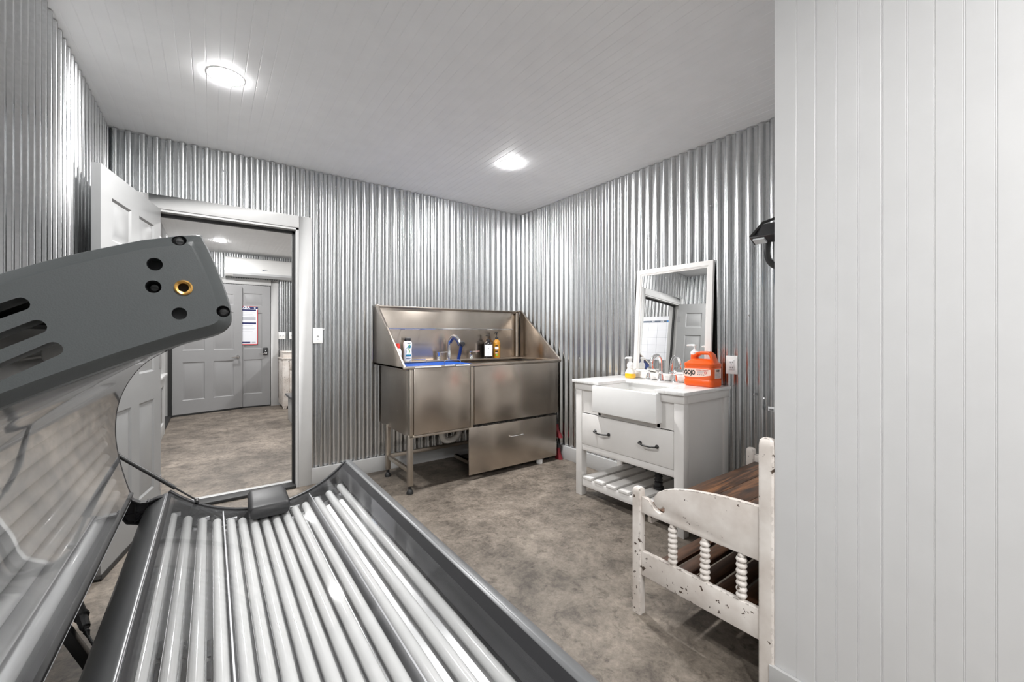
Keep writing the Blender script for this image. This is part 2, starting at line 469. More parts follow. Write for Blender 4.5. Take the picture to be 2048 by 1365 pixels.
INKG = mat('grey_print', (0.42, 0.43, 0.47), 0.6)
REDP = mat('red_print', (0.58, 0.03, 0.04), 0.5)
PAPER = mat('white_paper', (0.78, 0.79, 0.83), 0.55)
BRASS = mat('brass', (0.62, 0.36, 0.11), 0.25, metal=1.0)
HOLE = mat('dark_hole', (0.006, 0.006, 0.006), 0.6)
PVC = mat('white_pvc', (0.72, 0.70, 0.66), 0.35)
PALEB = mat('pale_blue_plastic', (0.42, 0.50, 0.56), 0.3)
DARKTOP = mat('dark_grey_top', (0.10, 0.10, 0.105), 0.35)

# ------------------------------------------------------------------ large structure
H = 2.52
PITCH = 0.0678

def corr_profile(a0, a1, ph=0.0, amp=0.011):
    prof = [(0.0, 1), (0.24, 1), (0.27, 0.90), (0.30, 0.70), (0.45, -0.70), (0.48, -0.90), (0.51, -1), (0.74, -1), (0.77, -0.90), (0.80, -0.70), (0.95, 0.70), (0.98, 0.90)]
    out = []; k = int(math.floor((a0 + ph) / PITCH)) - 1
    while (k * PITCH - ph) < a1:
        for t, h in prof:
            a = (k + t) * PITCH - ph
            if a0 <= a <= a1: out.append((a, amp * h))
        k += 1
    return out

def corr_sheet(mb, axis, a0, a1, z0, z1, base, ph=0.0):
    P = corr_profile(a0, a1, ph)
    n = len(P)
    lo = [((a, base + h, z0) if axis == 'x' else (base + h, a, z0)) for a, h in P]
    hi = [((p[0], p[1], z1)) for p in lo]
    mb.add(lo + hi, [(i, i + 1, n + i + 1, n + i) for i in range(n - 1)])

def struct(name, mb, mats, label, cat='wall', **k):
    return tag(mb.build(name, mats, None, **k), label, cat, None, 'structure')

# floor and ceiling
struct('floor', MB().box(-3.6, 1.3, -5.6, 4.9, -0.12, 0), CONC, 'mottled grey brown stained concrete floor of both rooms', 'floor', smooth=0)

cp = []
x = -3.6
while x < 1.3:
    cp += [(x, H), (x + 0.0470, H), (x + 0.0482, H + 0.0010), (x + 0.0495, H + 0.0002), (x + 0.0508, H + 0.0010), (x + 0.052, H)]
    x += 0.0535
cp += [(1.3, H), (1.3, H + 0.1), (-3.6, H + 0.1)]
struct('ceiling', MB().ext(cp, 'y', -5.6, 4.9), CEIL, 'white beadboard ceiling with recessed round lights', 'ceiling', smooth=0)

# back wall with the doorway
w = MB()
for a0, a1, z0, z1 in ((-3.327, -3.12, 0, H), (-3.12, -2.21, 2.06, H), (-2.21, 0.02, 0, H)):
    corr_sheet(w, 'x', a0, a1, z0, z1 - 0.004, -0.011)
w.cur = 1
for a0, a1, z0, z1 in ((-3.45, -3.12, 0, H), (-3.12, -2.21, 2.06, H), (-2.21, 0.15, 0, H)):
    w.box(a0, a1, 0.004, 0.12, z0, z1)
wall_back = struct('wall_back', w, [GALV, DRYWALL], 'corrugated galvanised steel wall with the open doorway')
w = MB(); corr_sheet(w, 'y', -5.4, 0.0, 0, H - 0.004, -3.316, 0.02); w.cur = 1; w.box(-3.45, -3.331, -5.4, 0.004, 0, H)
wall_left = struct('wall_left', w, [GALV, DRYWALL], 'corrugated galvanised steel wall at the left behind the sunbed')
w = MB(); corr_sheet(w, 'y', -3.07, 0.0, 0, H - 0.004, -0.011, 0.01); w.cur = 1; w.box(0.004, 0.15, -3.2, 0.004, 0, H)
wall_right = struct('wall_right', w, [GALV, DRYWALL], 'corrugated galvanised steel wall behind the vanity and mirror')
w = MB(); corr_sheet(w, 'x', -3.33, -1.2, 0, H, -5.3, 0.01); w.cur = 1; w.box(-3.45, -1.1, -5.45, -5.316, 0, H)
struct('wall_rear', w, [GALV, DRYWALL], 'corrugated steel wall behind the viewer')

# beadboard partition in the right foreground, its end wall behind the bench
pp = [(-1.19, -5.4), (-1.302, -5.4)]
y = -5.4
while y < -3.055 - 0.06:
    pp += [(-1.302, y + 0.0455), (-1.3008, y + 0.0468), (-1.3018, y + 0.0482), (-1.3008, y + 0.0496), (-1.302, y + 0.0508)]
    y += 0.0508
pp += [(-1.302, -3.055), (-1.19, -3.055)]
struct('wall_partition', MB().ext(pp, 'z', 0, H), BEAD, 'white beadboard partition wall filling the right side', smooth=0)
struct('wall_alcove', MB().box(-1.19, 0.0, -3.17, -3.057, 0, H), BEAD, 'white wall behind the bench, turning from the partition', smooth=0)

# screws and a torn bar-code sticker on the steel walls
for k, (yy, zz) in enumerate(((-2.16, 2.08), (-1.78, 2.08), (-1.66, 1.95), (-1.05, 2.02), (-2.41, 1.32), (-2.44, 0.82), (-2.50, 0.80), (-0.92, 0.98))):
    MB().lathe([(0.006, 0), (0.006, -0.003), (0.002, -0.006)], (-0.021, yy, zz), 'x', 8).build('screw', ALU, wall_right)
for xx, zz in ((-2.71, 2.38), (-2.05, 2.44), (-1.95, 2.42), (-2.04, 1.24), (-1.2, 2.36)):
    MB().lathe([(0.006, 0), (0.006, -0.003), (0.002, -0.006)], (xx, -0.021, zz), 'y', 8).build('screw', ALU, wall_back)

# baseboards
def base(name, x0, x1, y0, y1, label, h=0.124):
    return struct(name, MB().box(x0, x1, y0, y1, 0, h), TRIM, label, 'baseboard', bevel=0.002)
base('baseboard_back', -2.133, -0.036, -0.037, -0.012, 'white baseboard below the steel wall with the doorway')
base('baseboard_right', -0.036, -0.012, -3.05, -0.012, 'white baseboard below the steel wall with the vanity')
base('baseboard_left', -3.304, -3.28, -5.3, -0.03, 'white baseboard below the left steel wall')
base('baseboard_partition', -1.316, -1.3025, -5.3, -3.043, 'white baseboard at the foot of the beadboard partition', 0.12)
base('baseboard_alcove', -1.3025, -0.04, -3.055, -3.043, 'white baseboard behind the bench', 0.12)

# doorway casing, jamb, threshold
c = MB()
c.box(-2.225, -2.133, -0.04, -0.018, 0, 2.128).box(-3.212, -3.115, -0.04, -0.018, 0, 2.128).box(-3.115, -2.225, -0.04, -0.018, 2.036, 2.128)
struct('trim_1', c, TRIM, 'flat white casing boards around the open doorway', 'door casing', bevel=0.0015)
c = MB()
c.box(-2.245, -2.215, -0.032, 0.13, 0, 2.055).box(-3.125, -3.095, -0.032, 0.13, 0, 2.055).box(-3.125, -2.215, -0.032, 0.13, 2.02, 2.055)
c.cur = 1
c.box(-2.262, -2.244, 0.03, 0.06, 0.02, 2.02).box(-3.096, -3.08, 0.03, 0.06, 0.02, 2.02).box(-3.095, -2.245, 0.03, 0.06, 2.000, 2.021)
struct('trim_2', c, [TRIM, BLACK], 'white door jamb lined with black weatherstrip', 'door jamb')
c = MB().box(-3.095, -2.245, -0.055, 0.06, 0, 0.022); c.cur = 1; c.box(-3.095, -2.245, 0.06, 0.12, 0, 0.018)
struct('trim_3', c, [BLACK, TRIM], 'black threshold with a pale strip across the doorway floor', 'threshold', bevel=0.003)

# six-panel door leaf, hinged frame: x 0..W from the hinge, y = thickness, z up
def door_leaf(W, HH, T=0.035):
    mb = MB()
    sx = 0.118; mid = 0.108; pw = (W - 2*sx - mid) / 2
    cols = [(sx, sx + pw), (sx + pw + mid, W - sx)]
    rows = [(0.225, 0.79), (0.965, 1.56), (1.675, HH - 0.135)]
    xs = sorted({0, W, *[v for cc in cols for v in cc]}); zs = sorted({0.012, HH, *[v for rr in rows for v in rr]})
    for yy, sg in ((0, 1), (T, -1)):
        for i in range(len(xs) - 1):
            for j in range(len(zs) - 1):
                a0, a1, b0, b1 = xs[i], xs[i+1], zs[j], zs[j+1]
                if (a0, a1) in cols and (b0, b1) in rows:
                    rings = []
                    for ins, dep in ((0, 0), (0.011, 0.009), (0.02, 0.009), (0.040, 0.002)):
                        rings.append([(a0+ins, yy+sg*dep, b0+ins), (a1-ins, yy+sg*dep, b0+ins), (a1-ins, yy+sg*dep, b1-ins), (a0+ins, yy+sg*dep, b1-ins)])
                    mb.loft(rings, cap=False); mb.add(rings[-1], [(0, 1, 2, 3)])
                else:
                    mb.add([(a0, yy, b0), (a1, yy, b0), (a1, yy, b1), (a0, yy, b1)], [(0, 1, 2, 3)])
    mb.add([(0,0,0.012),(0,T,0.012),(0,T,HH),(0,0,HH),(W,0,0.012),(W,T,0.012),(W,T,HH),(W,0,HH)],
           [(0,1,2,3),(4,5,6,7),(0,1,5,4),(3,2,6,7)])
    return mb

d1 = thing('door_1', 'white six panel door swung open against the left steel wall', 'door', (-3.085, -0.045, 0), (0, 0, R(-101.5)), kind='structure')
door_leaf(0.812, 2.028).build('door_leaf', DOORP, d1, local=True, smooth=20)
MB().box(0.0, 0.812, -0.003, 0.038, 0.004, 0.03).build('door_sweep', BLACK, d1, local=True, label='black rubber sweep')
for zz in (0.22, 1.02, 1.80):
    MB().box(-0.006, 0.03, 0.033, 0.0375, zz - 0.045, zz + 0.045).build('hinge', ALU, d1, local=True)
k = MB().lathe([(0.027, 0), (0.027, 0.006), (0.011, 0.01), (0.011, 0.035), (0.027, 0.048), (0.027, 0.06), (0.012, 0.068)], (0.75, 0.035, 0.95), 'y', 20)
k.build('door_knob', CHROME, d1, local=True)

# ------------------------------------------------------------------ the room beyond the doorway
w = MB(); corr_sheet(w, 'y', 0.12, 2.76, 0, H, -3.262, 0.02); corr_sheet(w, 'y', 2.76, 4.45, 2.12, H, -3.262, 0.02); w.cur = 1
w.box(-3.45, -3.277, 0.1, 2.78, 0, H); w.box(-3.45, -3.277, 2.78, 4.6, 2.1, H); w.box(-3.45, -3.40, 2.78, 4.6, 0, 2.1); w.box(-3.45, -3.277, 4.08, 4.6, 0, 2.1)
struct('wall_hall_left', w, [GALV, TRIM], 'corrugated steel wall on the left of the far room')
w = MB(); corr_sheet(w, 'x', -3.3, 1.2, 0, H, 4.42, 0.0); w.cur = 1; w.box(-3.45, 1.3, 4.435, 4.6, 0, H)
struct('wall_hall_far', w, [GALV, DRYWALL], 'corrugated steel wall at the end of the far room')
struct('wall_hall_right', MB().box(1.1, 1.25, 0.1, 4.6, 0, H), TRIM, 'plain wall on the right of the far room', smooth=0)
base('baseboard_hall_left', -3.252, -3.236, 0.13, 2.76, 'white baseboard below the left wall of the far room', 0.15)
base('baseboard_hall_far', -1.86, 1.1, 4.385, 4.41, 'white baseboard below the end wall of the far room', 0.12)

# window on the far room's left wall
wn = thing('window_1', 'white framed window in the left wall of the far room', 'window', (-3.24, 2.45, 0.6), kind='structure')
f = MB()
f.box(-3.272, -3.228, 2.10, 2.76, 0.60, 0.72).box(-3.272, -3.232, 2.10, 2.20, 0.72, 1.95).box(-3.272, -3.232, 2.66, 2.76, 0.72, 1.95).box(-3.272, -3.232, 2.10, 2.76, 1.85, 1.95)
f.build('window_frame', TRIM, wn, bevel=0.002)
MB().box(-3.272, -3.20, 2.08, 2.78, 0.715, 0.74).build('window_sill', TRIM, wn, bevel=0.002)
MB().box(-3.268, -3.262, 2.2, 2.66, 0.74, 1.85).build('pane', mat('frosted_pane', (0.75, 0.76, 0.78), 0.35), wn)

c = MB().box(-3.272, -3.236, 2.79, 2.90, 0, 2.1).box(-3.272, -3.236, 2.79, 4.2, 2.0, 2.1).box(-3.40, -3.26, 2.86, 2.89, 0, 2.02).box(-3.32, -3.245, 4.05, 4.08, 0, 2.02)
c.cur = 1; c.box(-3.30, -3.255, 2.89, 2.91, 0, 2.0).box(-3.28, -3.235, 4.025, 4.05, 0, 2.0).box(-3.40, -3.245, 2.9, 4.05, 0, 0.03)
struct('trim_4', c, [TRIM, BLACK], 'white casing and dark gasket of the side doorway in the far room', 'door casing')
ang = math.degrees(math.atan2(4.335 - 4.075, -2.38 + 3.235))
d3 = thing('door_3', 'grey six panel door standing open in the far room, chrome lever at its edge', 'door', (-3.235, 4.075, 0), (0, 0, R(ang)), kind='structure')
door_leaf(0.90, 1.985).build('door_leaf', DOORG, d3, local=True, smooth=20)
MB().box(0, 0.90, -0.003, 0.038, 0.0, 0.028).build('door_sweep', BLACK, d3, local=True, label='black rubber sweep')
MB().box(-0.012, 0.0, -0.004, 0.0, 0.17, 0.27).build('hinge', TRIM, d3, local=True)
lv = MB().lathe([(0.028, 0), (0.028, -0.008), (0.012, -0.012), (0.012, -0.05)], (0.835, 0, 0.845), 'y', 16)
lv.tube([(0.835, -0.05, 0.845), (0.80, -0.055, 0.846), (0.735, -0.05, 0.838)], [0.012, 0.009, 0.007], 8)
lv.build('door_lever', CHROME, d3, local=True)

c = MB().box(-1.965, -1.862, 4.375, 4.41, 0, 2.115).box(-2.95, -2.85, 4.375, 4.41, 0, 2.115).box(-2.85, -1.965, 4.375, 4.41, 2.025, 2.115)
struct('trim_5', c, TRIM, 'worn white casing around the grey door in the end wall', 'door casing', bevel=0.0015)
d4 = thing('door_4', 'grey six panel door in the end wall with a poster and keypad lock', 'door', (-2.845, 4.384, 0), kind='structure')
door_leaf(0.872, 2.015).build('door_leaf', DOORG, d4, local=True, smooth=20)
MB().box(0, 0.875, -0.012, 0.03, 0.0, 0.022).build('door_sweep', BLACK, d4, local=True, label='black rubber sweep')
kp = MB().box(0.765, 0.835, -0.03, 0.0, 0.86, 0.985).build('keypad_lock', BLACKP, d4, local=True, bevel=0.012, label='black keypad lock')
for i in range(3):
    for j in range(2):
        MB().box(0.785 + 0.014*i, 0.793 + 0.014*i, -0.032, -0.0295, 0.883 + 0.016*j, 0.892 + 0.016*j).build('key', LABELW, kp, local=True)
MB().lathe([(0.008, 0), (0.008, -0.003)], (0.80, -0.0295, 0.935), 'y', 10).build('key', LABELW, kp, local=True)
MB().tube([(0.80, -0.03, 0.885), (0.745, -0.045, 0.885), (0.70, -0.045, 0.883)], 0.006, 8).build('door_lever', CHROME, d4, local=True)

# ------------------------------------------------------------------ ceiling lights
def ceiling_light(loc, label, k=1.0):
    t = thing('ceiling_light', label, 'ceiling light', (loc[0], loc[1], H - 0.0), group='round recessed ceiling lights')
    MB().lathe([(0.0735, 0.0), (0.0735, -0.0022), (0.080, -0.0018), (0.082, 0.0)], (loc[0], loc[1], H), 'z', 40, cap=False).build('trim_ring', WHITEP, t)
    MB().lathe([(0.0735, -0.002), (0.0715, -0.0038), (0.058, -0.0055), (0.030, -0.0063), (0.0005, -0.0065)], (loc[0], loc[1], H), 'z', 40, cap=False).build('lens', LENS if k == 1.0 else mat_emit('lamp_lens_dimmed', (1.0, 0.99, 0.982), LAMP * k), t)
    return t
ceiling_light((-2.72, -1.062), 'round lit ceiling light above the open door and sunbed', 0.8)
ceiling_light((-0.918, -1.062), 'round lit ceiling light in front of the steel wash tub corner')
ceiling_light((-2.45, -4.25), 'added round ceiling light behind the viewer, out of view', 0.8)  # unseen lamp added because the visible ones leave the room too dim
ceiling_light((-1.85, -4.95), 'added round ceiling light nearest the rear wall, out of view', 0.6)  # second out-of-view lamp, added as extra brightness from behind
ceiling_light((-2.68, 3.464), 'round lit ceiling light seen through the doorway', 0.55)
ceiling_light((-2.5, 1.3), 'added round ceiling light hidden behind the doorway wall', 0.95)  # added lamp, concealed by the wall, brightens the far room
ceiling_light((-0.4, 3.3), 'added round ceiling light in the hidden right of the far room')  # added out of sight to give the far room more light

# ------------------------------------------------------------------ sunbed (lower bed, raised canopy)
YH, YF = -1.20, -3.12            # head end and foot end
bed = thing('tanning_bed', 'large grey tanning bed with rows of white lamp tubes and its canopy raised', 'tanning bed', (-2.55, -2.15, 0))
CX, CZ, RB = -2.55, 0.858, 0.538
def bed_pt(x, dr=0.0):
    a = math.asin((x - CX) / RB)
    return (CX + (RB + dr) * math.sin(a), CZ - (RB + dr) * math.cos(a))
xsB = [-2.925 + 0.75 * k / 40 for k in range(41)]
arcB = [bed_pt(x) for x in xsB]
MB().ext(arcB, 'y', YF + 0.02, YH - 0.012, cap=False, closed=False).build('acrylic_sheet', ACR, bed, smooth=60, label='clear curved acrylic bed surface')
def tub_z(x): return 0.298 + 0.76 - math.sqrt(0.76 ** 2 - (x - CX) ** 2)
rf = [(x, tub_z(x) - 0.028) for x in [-2.945 + 0.80 * k / 40 for k in range(41)]]
MB().ext(rf + offs(rf, -0.008)[::-1], 'y', YF + 0.03, YH - 0.03).build('reflector', REFL, bed, smooth=60, label='polished metal reflector under the tubes')
tx = [-2.918, -2.866, -2.813, -2.759, -2.706, -2.661, -2.616, -2.571, -2.526, -2.481, -2.436, -2.389, -2.333, -2.276, -2.219, -2.162]
tube_me = None
for xx in tx:
    px, pz = xx, tub_z(xx)
    if tube_me is None:
        mbt = MB().lathe([(0.0005, 0), (0.012, 0.002), (0.0165, 0.009), (0.018, 0.02), (0.018, 1.748), (0.0165, 1.758), (0.0005, 1.768)], (0, 0, 0), 'y', 20)
        mbt.cur = 1
        t0 = mbt.build('lamp_tube', [TUBEW, TUBEE], bed, local=True, smooth=50)
        tube_me = t0.data; o = t0
    else:
        o = bpy.data.objects.new('lamp_tube', tube_me); COL.objects.link(o); o.parent = bed
    o.location = Vector((px, YH - 0.075 - 1.768, pz)) - world_org(bed)
# lengthwise dividers between the tube groups, end tray, holders
for xx in (-2.733, -2.361):
    a, b = bed_pt(xx, 0.004), (xx, tub_z(xx) - 0.027)
    MB().bar((a[0], YF + 0.03, (a[1]+b[1])/2), (a[0], YH - 0.02, (a[1]+b[1])/2), 0.0045, abs(a[1]-b[1])).build('divider_strip', DIVID, bed)
tr = [bed_pt(x, 0.006) for x in xsB]
for yy, nm in ((YH - 0.012, 'head'), (YF + 0.012, 'foot')):
    MB().ext(tr + [(p[0], p[1] - 0.075) for p in tr][::-1], 'y', yy - 0.008, yy + 0.008).build('lamp_tray', TRAY, bed)
flo = [(p[0], p[1] + 0.008) for p in rf]
MB().ext(flo + offs(flo, -0.006)[::-1], 'y', YH - 0.085, YH - 0.02).build('lamp_tray', TRAY, bed, smooth=60)
for xx in tx[::2]:
    px, pz = xx, tub_z(xx) - 0.004
    MB().bar((px - 0.018, YH - 0.05, pz), (px + 0.026, YH - 0.05, pz), 0.012, 0.014).build('lamp_socket', ALU, bed)
# vent slots in the reflector between the left tubes
for xx in (-2.892, -2.839, -2.786):
    for k in range(3):
        px, pz = xx, tub_z(xx) - 0.0275
        y0 = -2.15 - 0.095 * k
        MB().box(px - 0.004, px + 0.004, y0 - 0.075, y0, pz - 0.001, pz + 0.002).build('vent_slot', HOLE, bed)
# head and foot trim following the curve
edge = [bed_pt(x) for x in [-2.935 + 0.77 * k / 44 for k in range(45)]]
for y0, y1 in ((YH - 0.006, YH + 0.014), (YF - 0.014, YF + 0.006)):
    MB().ext(offs(edge, 0.006) + offs(edge, -0.012)[::-1], 'y', y0, y1).build('edge_trim', BLACKP, bed, smooth=60, bevel=0.002)
hull = [(-2.95, 0.44), (-2.92, 0.30), (-2.80, 0.19), (-2.66, 0.15), (-2.44, 0.15), (-2.30, 0.19), (-2.19, 0.30), (-2.155, 0.44)]
arc_in = offs(edge, -0.014)[::-1]
for y0, y1 in ((YH - 0.02, YH + 0.004), (YF - 0.004, YF + 0.02)):
    MB().ext(hull[1:-1] + arc_in, 'y', y0, y1).build('end_panel', BEDG, bed)
MB().ext(hull + offs(hull, 0.008)[::-1], 'y', YF, YH).build('body_shell', BEDG, bed, smooth=50, label='dark grey belly of the bed')
# right side rail: black inner lip, silver rounded outer cover
rr_ = [(-2.172, 0.478), (-2.162, 0.4835), (-2.148, 0.482), (-2.132, 0.474), (-2.119, 0.459), (-2.114, 0.440), (-2.120, 0.40), (-2.14, 0.36), (-2.16, 0.36), (-2.165, 0.43)]
MB().ext(rr_, 'y', YF - 0.02, YH + 0.016).build('side_rail', BEDR, bed, bevel=0.002, smooth=60)
MB().ext([(-2.172, 0.4785), (-2.166, 0.43), (-2.215, 0.412), (-2.208, 0.438), (-2.196, 0.452)], 'y', YF - 0.018, YH + 0.012).build('rail_lip', BLACKP, bed, smooth=60, label='black inner lip of the right rail')
# left side rail: wide sloping charcoal cover with a bright ridge
rl = [(-2.935, 0.478), (-2.942, 0.4835), (-2.952, 0.4815), (-2.985, 0.462), (-3.010, 0.440), (-3.022, 0.415), (-3.022, 0.385), (-3.00, 0.37), (-2.95, 0.36), (-2.935, 0.43)]
lft = MB()
n = len(rl)
def lring(yy, k):
    cx_, cz_ = -2.945, 0.40
    return [(cx_ + (p[0]-cx_)*k, yy, cz_ + (p[1]-cz_)*k) for p in rl]
lft.loft([lring(YF - 0.02, 1), lring(YH - 0.05, 1), lring(YH - 0.01, 0.97), lring(YH + 0.014, 0.86), lring(YH + 0.022, 0.6)])
lft.build('side_rail', BEDG, bed, smooth=60)
MB().ext([(-2.935, 0.4785), (-2.945, 0.44), (-2.920, 0.435), (-2.914, 0.452), (-2.920, 0.466)], 'y', YF - 0.018, YH + 0.010).build('rail_lip', BLACKP, bed, smooth=60, label='black inner lip of the left rail')
MB().tube([(-2.9385, YF, 0.4836), (-2.9385, YH, 0.4836)], 0.0013, 8).build('rail_edge', ALU, bed, label='thin bright edge on the left rail ridge')
# stand
for yy in (-1.55, -2.85):
    lg = MB().box(-2.92, -2.18, yy - 0.03, yy + 0.03, 0, 0.04)
    lg.bar((-2.78, yy, 0.03), (-2.74, yy, 0.2), 0.05, 0.05, (0, 1, 0)).bar((-2.34, yy, 0.03), (-2.38, yy, 0.2), 0.05, 0.05, (0, 1, 0))
    lg.build('leg', BLACKM, bed, bevel=0.003)

# canopy: section in x-z, swept from foot to head
inner = [(-3.062, 0.500), (-3.078, 0.560), (-3.099, 0.660), (-3.111, 0.766), (-3.106, 0.872), (-3.084, 0.957), (-3.047, 1.030), (-3.000, 1.083), (-2.935, 1.125), (-2.861, 1.161), (-2.800, 1.186)]
tip = [(-2.776, 1.194), (-2.766, 1.203), (-2.764, 1.214), (-2.767, 1.232), (-2.776, 1.262), (-2.787, 1.289), (-2.794, 1.295)]
outer = [(-2.835, 1.284), (-2.900, 1.256), (-2.970, 1.215), (-3.050, 1.150), (-3.125, 1.060), (-3.178, 0.950), (-3.205, 0.83), (-3.210, 0.74), (-3.195, 0.62), (-3.165, 0.52), (-3.125, 0.475), (-3.08, 0.475)]
def sm(pl, n=4): return [(p[0], p[1]) for p in spline([(a, b, 0) for a, b in pl], n)]
innerS = sm(inner); tipS = sm([inner[-1]] + tip + [outer[0]])[1:-1]; outerS = sm(outer)
sect = innerS + tipS + outerS
area = sum(sect[i][0]*sect[(i+1) % len(sect)][1] - sect[(i+1) % len(sect)][0]*sect[i][1] for i in range(len(sect)))
sg = 1 if area > 0 else -1
def inset(d):
    P = offs(sect, d * sg, True); n = len(P)
    def dist(p):
        m = 9
        for i in range(n):
            a, b = sect[i], sect[(i+1) % n]; ex, ey = b[0]-a[0], b[1]-a[1]
            t = max(0, min(1, ((p[0]-a[0])*ex + (p[1]-a[1])*ey) / (ex*ex + ey*ey + 1e-12)))
            m = min(m, math.hypot(p[0]-a[0]-ex*t, p[1]-a[1]-ey*t))
        return m
    ok = [dist(p) > d * 0.97 for p in P]
    for i in range(n):
        if not ok[i]:
            a = i; b = i
            while not ok[a % n]: a -= 1
            while not ok[b % n]: b += 1
            t = (i - a) / (b - a); pa, pb = P[a % n], P[b % n]
            P[i] = (pa[0]+(pb[0]-pa[0])*t, pa[1]+(pb[1]-pa[1])*t)
    return P
# foot end panel facing the viewer: bevelled moulding with slots and screw holes
ep = MB()
def rg(pl, yy): return [(p[0], yy, p[1]) for p in pl]
ep.loft([rg(inset(0.004), YF + 0.03), rg(sect, YF + 0.026), rg(sect, YF + 0.012), rg(inset(0.0015), YF + 0.006), rg(inset(0.0095), YF - 0.0035), rg(inset(0.0115), YF - 0.005)])
epo = ep.build('canopy_end_panel', PANELG, bed, smooth=18, label='grey moulded end panel with slots and screw holes')
cutm = MB()
def slot_prism(a, b, hw):
    a = Vector((a[0], 0, a[1])); b = Vector((b[0], 0, b[1])); d = (b - a).normalized(); nn = Vector((-d.z, 0, d.x))
    pts = []
    for k in range(7):
        t = math.pi * k / 6 - math.pi/2
        pts.append(a + (-d*math.cos(t)*hw*0.85 + nn*math.sin(t)*hw))
    pts += [b + nn*hw, b - nn*hw]
    cutm.loft([[(p.x, YF - 0.05, p.z) for p in pts], [(p.x, YF + 0.08, p.z) for p in pts]])
slot_prism((-2.906, 1.2195), (-2.997, 1.168), 0.0053)
slot_prism((-2.897, 1.2010), (-2.984, 1.150), 0.0058)
slot_prism((-2.888, 1.1825), (-2.968, 1.133), 0.0060)
holes = [(-2.824, 1.260, 'd'), (-2.825, 1.239, 's'), (-2.803, 1.2395, 'b'), (-2.806, 1.2145, 'g'), (-2.8065, 1.2855, 's'), (-2.7715, 1.218, 's')]
for hx, hz, kd in holes:
    cutm.lathe([(0.0059, 0), (0.0059, 0.05)], (hx, YF - 0.03, hz), 'y', 24)
cut(epo, cutm)
for hx, hz, kd in holes:
    if kd == 'b':
        MB().lathe([(0.0072, 0.0), (0.0072, -0.0012), (0.0060, -0.002), (0.0042, -0.0012), (0.0040, 0.012)], (hx, YF - 0.0048, hz), 'y', 24, cap=False).build('brass_insert', BRASS, epo)
        MB().lathe([(0.006, 0), (0.006, 0.004)], (hx, YF + 0.008, hz), 'y', 16).build('screw_hole', HOLE, epo)
    else:
        MB().lathe([(0.0060, 0), (0.0060, 0.004)], (hx, YF + 0.012, hz), 'y', 16).build('screw_hole', PANELG if kd == 'g' else HOLE, epo)
        if kd == 's':
            sc = MB().lathe([(0.0046, 0), (0.0046, -0.002), (0.0030, -0.0034), (0.0003, -0.0036)], (hx, YF + 0.010, hz), 'y', 16)
            sc.build('screw', BLACKM, epo)
            MB().box(hx - 0.0026, hx + 0.0026, YF + 0.0055, YF + 0.0066, hz - 0.0005, hz + 0.0005).build('screw_slot', HOLE, epo)
# outer shell, head end, acrylic, reflector and tubes of the canopy
shell = tipS + outerS
MB().ext(shell + offs(shell, 0.006 * sg)[::-1], 'y', YF + 0.026, YH).build('canopy_shell', BEDR, bed, smooth=60, label='silver grey outer shell of the canopy')
MB().ext(inset(0.004), 'y', YH - 0.014, YH - 0.004).build('canopy_end_panel', BEDG, bed, smooth=40)
MB().ext(innerS + offs(innerS, 0.010 * sg)[::-1], 'y', YH - 0.012, YH + 0.004).build('edge_trim', BLACKP, bed, smooth=60, bevel=0.002)
MB().ext(offs(innerS, 0.001 * sg), 'y', YF + 0.026, YH - 0.012, cap=False, closed=False).build('canopy_acrylic', ACRC, bed, smooth=60, label='clear curved acrylic inside the canopy')
rfl = offs(innerS, 0.062 * sg)[2:-6]
MB().ext(rfl + offs(rfl, 0.005 * sg)[::-1], 'y', YF + 0.03, YH - 0.02).build('canopy_reflector', REFL, bed, smooth=60)
ci = offs(innerS, 0.030 * sg)
L = [0]
for i in range(1, len(ci)): L.append(L[-1] + math.dist(ci[i], ci[i-1]))
for k in range(16):
    s_ = L[-1] * (k + 0.8) / 16.6
    i = max(j for j in range(len(L)) if L[j] <= s_); i = min(i, len(ci) - 2)
    f_ = (s_ - L[i]) / (L[i+1] - L[i])
    px = ci[i][0] + (ci[i+1][0]-ci[i][0])*f_; pz = ci[i][1] + (ci[i+1][1]-ci[i][1])*f_
    o = bpy.data.objects.new('lamp_tube', tube_me); COL.objects.link(o); o.parent = bed
    o.location = Vector((px, YH - 0.075 - 1.768, pz)) - world_org(bed)
# lower canopy rail with its black lip
MB().ext([(-3.058, 0.486), (-3.055, 0.503), (-3.066, 0.510), (-3.085, 0.505), (-3.092, 0.478), (-3.075, 0.470)], 'y', YF, YH + 0.004).build('canopy_rail', BLACK, bed, smooth=50, bevel=0.002)
MB().tube([(-3.0565, YF, 0.4875), (-3.0565, YH, 0.4875)], 0.0011, 8).build('rail_edge', BEDR, bed)
# hinge brackets: ribbed black plastic
for yy in (-1.235, -3.06):
    h = MB()
    top = [(-3.072, 0.515), (-3.052, 0.487), (-3.028, 0.470), (-3.000, 0.468), (-2.972, 0.478), (-2.950, 0.480)]
    bot = [(-2.935, 0.40), (-2.97, 0.385), (-3.02, 0.378), (-3.07, 0.395), (-3.095, 0.44)]
    h.ext(top + bot, 'y', yy - 0.002, yy + 0.012)
    for a, b in zip(top + bot, (top + bot)[1:] + [top[0]]):
        h.bar((a[0], yy - 0.014, a[1]), (b[0], yy - 0.014, b[1]), 0.034, 0.005, (-(b[1]-a[1]), 0, b[0]-a[0]))
    for xx in (-3.045, -3.005, -2.965):
        h.box(xx - 0.002, xx + 0.002, yy - 0.022, yy, 0.385, 0.475)
    h.box(-3.08, -2.945, yy - 0.022, yy, 0.425, 0.429)
    h.bar((-3.045, yy - 0.012, 0.39), (-2.97, yy - 0.012, 0.47), 0.02, 0.004, (0, 0.0, 1))
    h.build('hinge_bracket', BLACKP, bed, smooth=30)
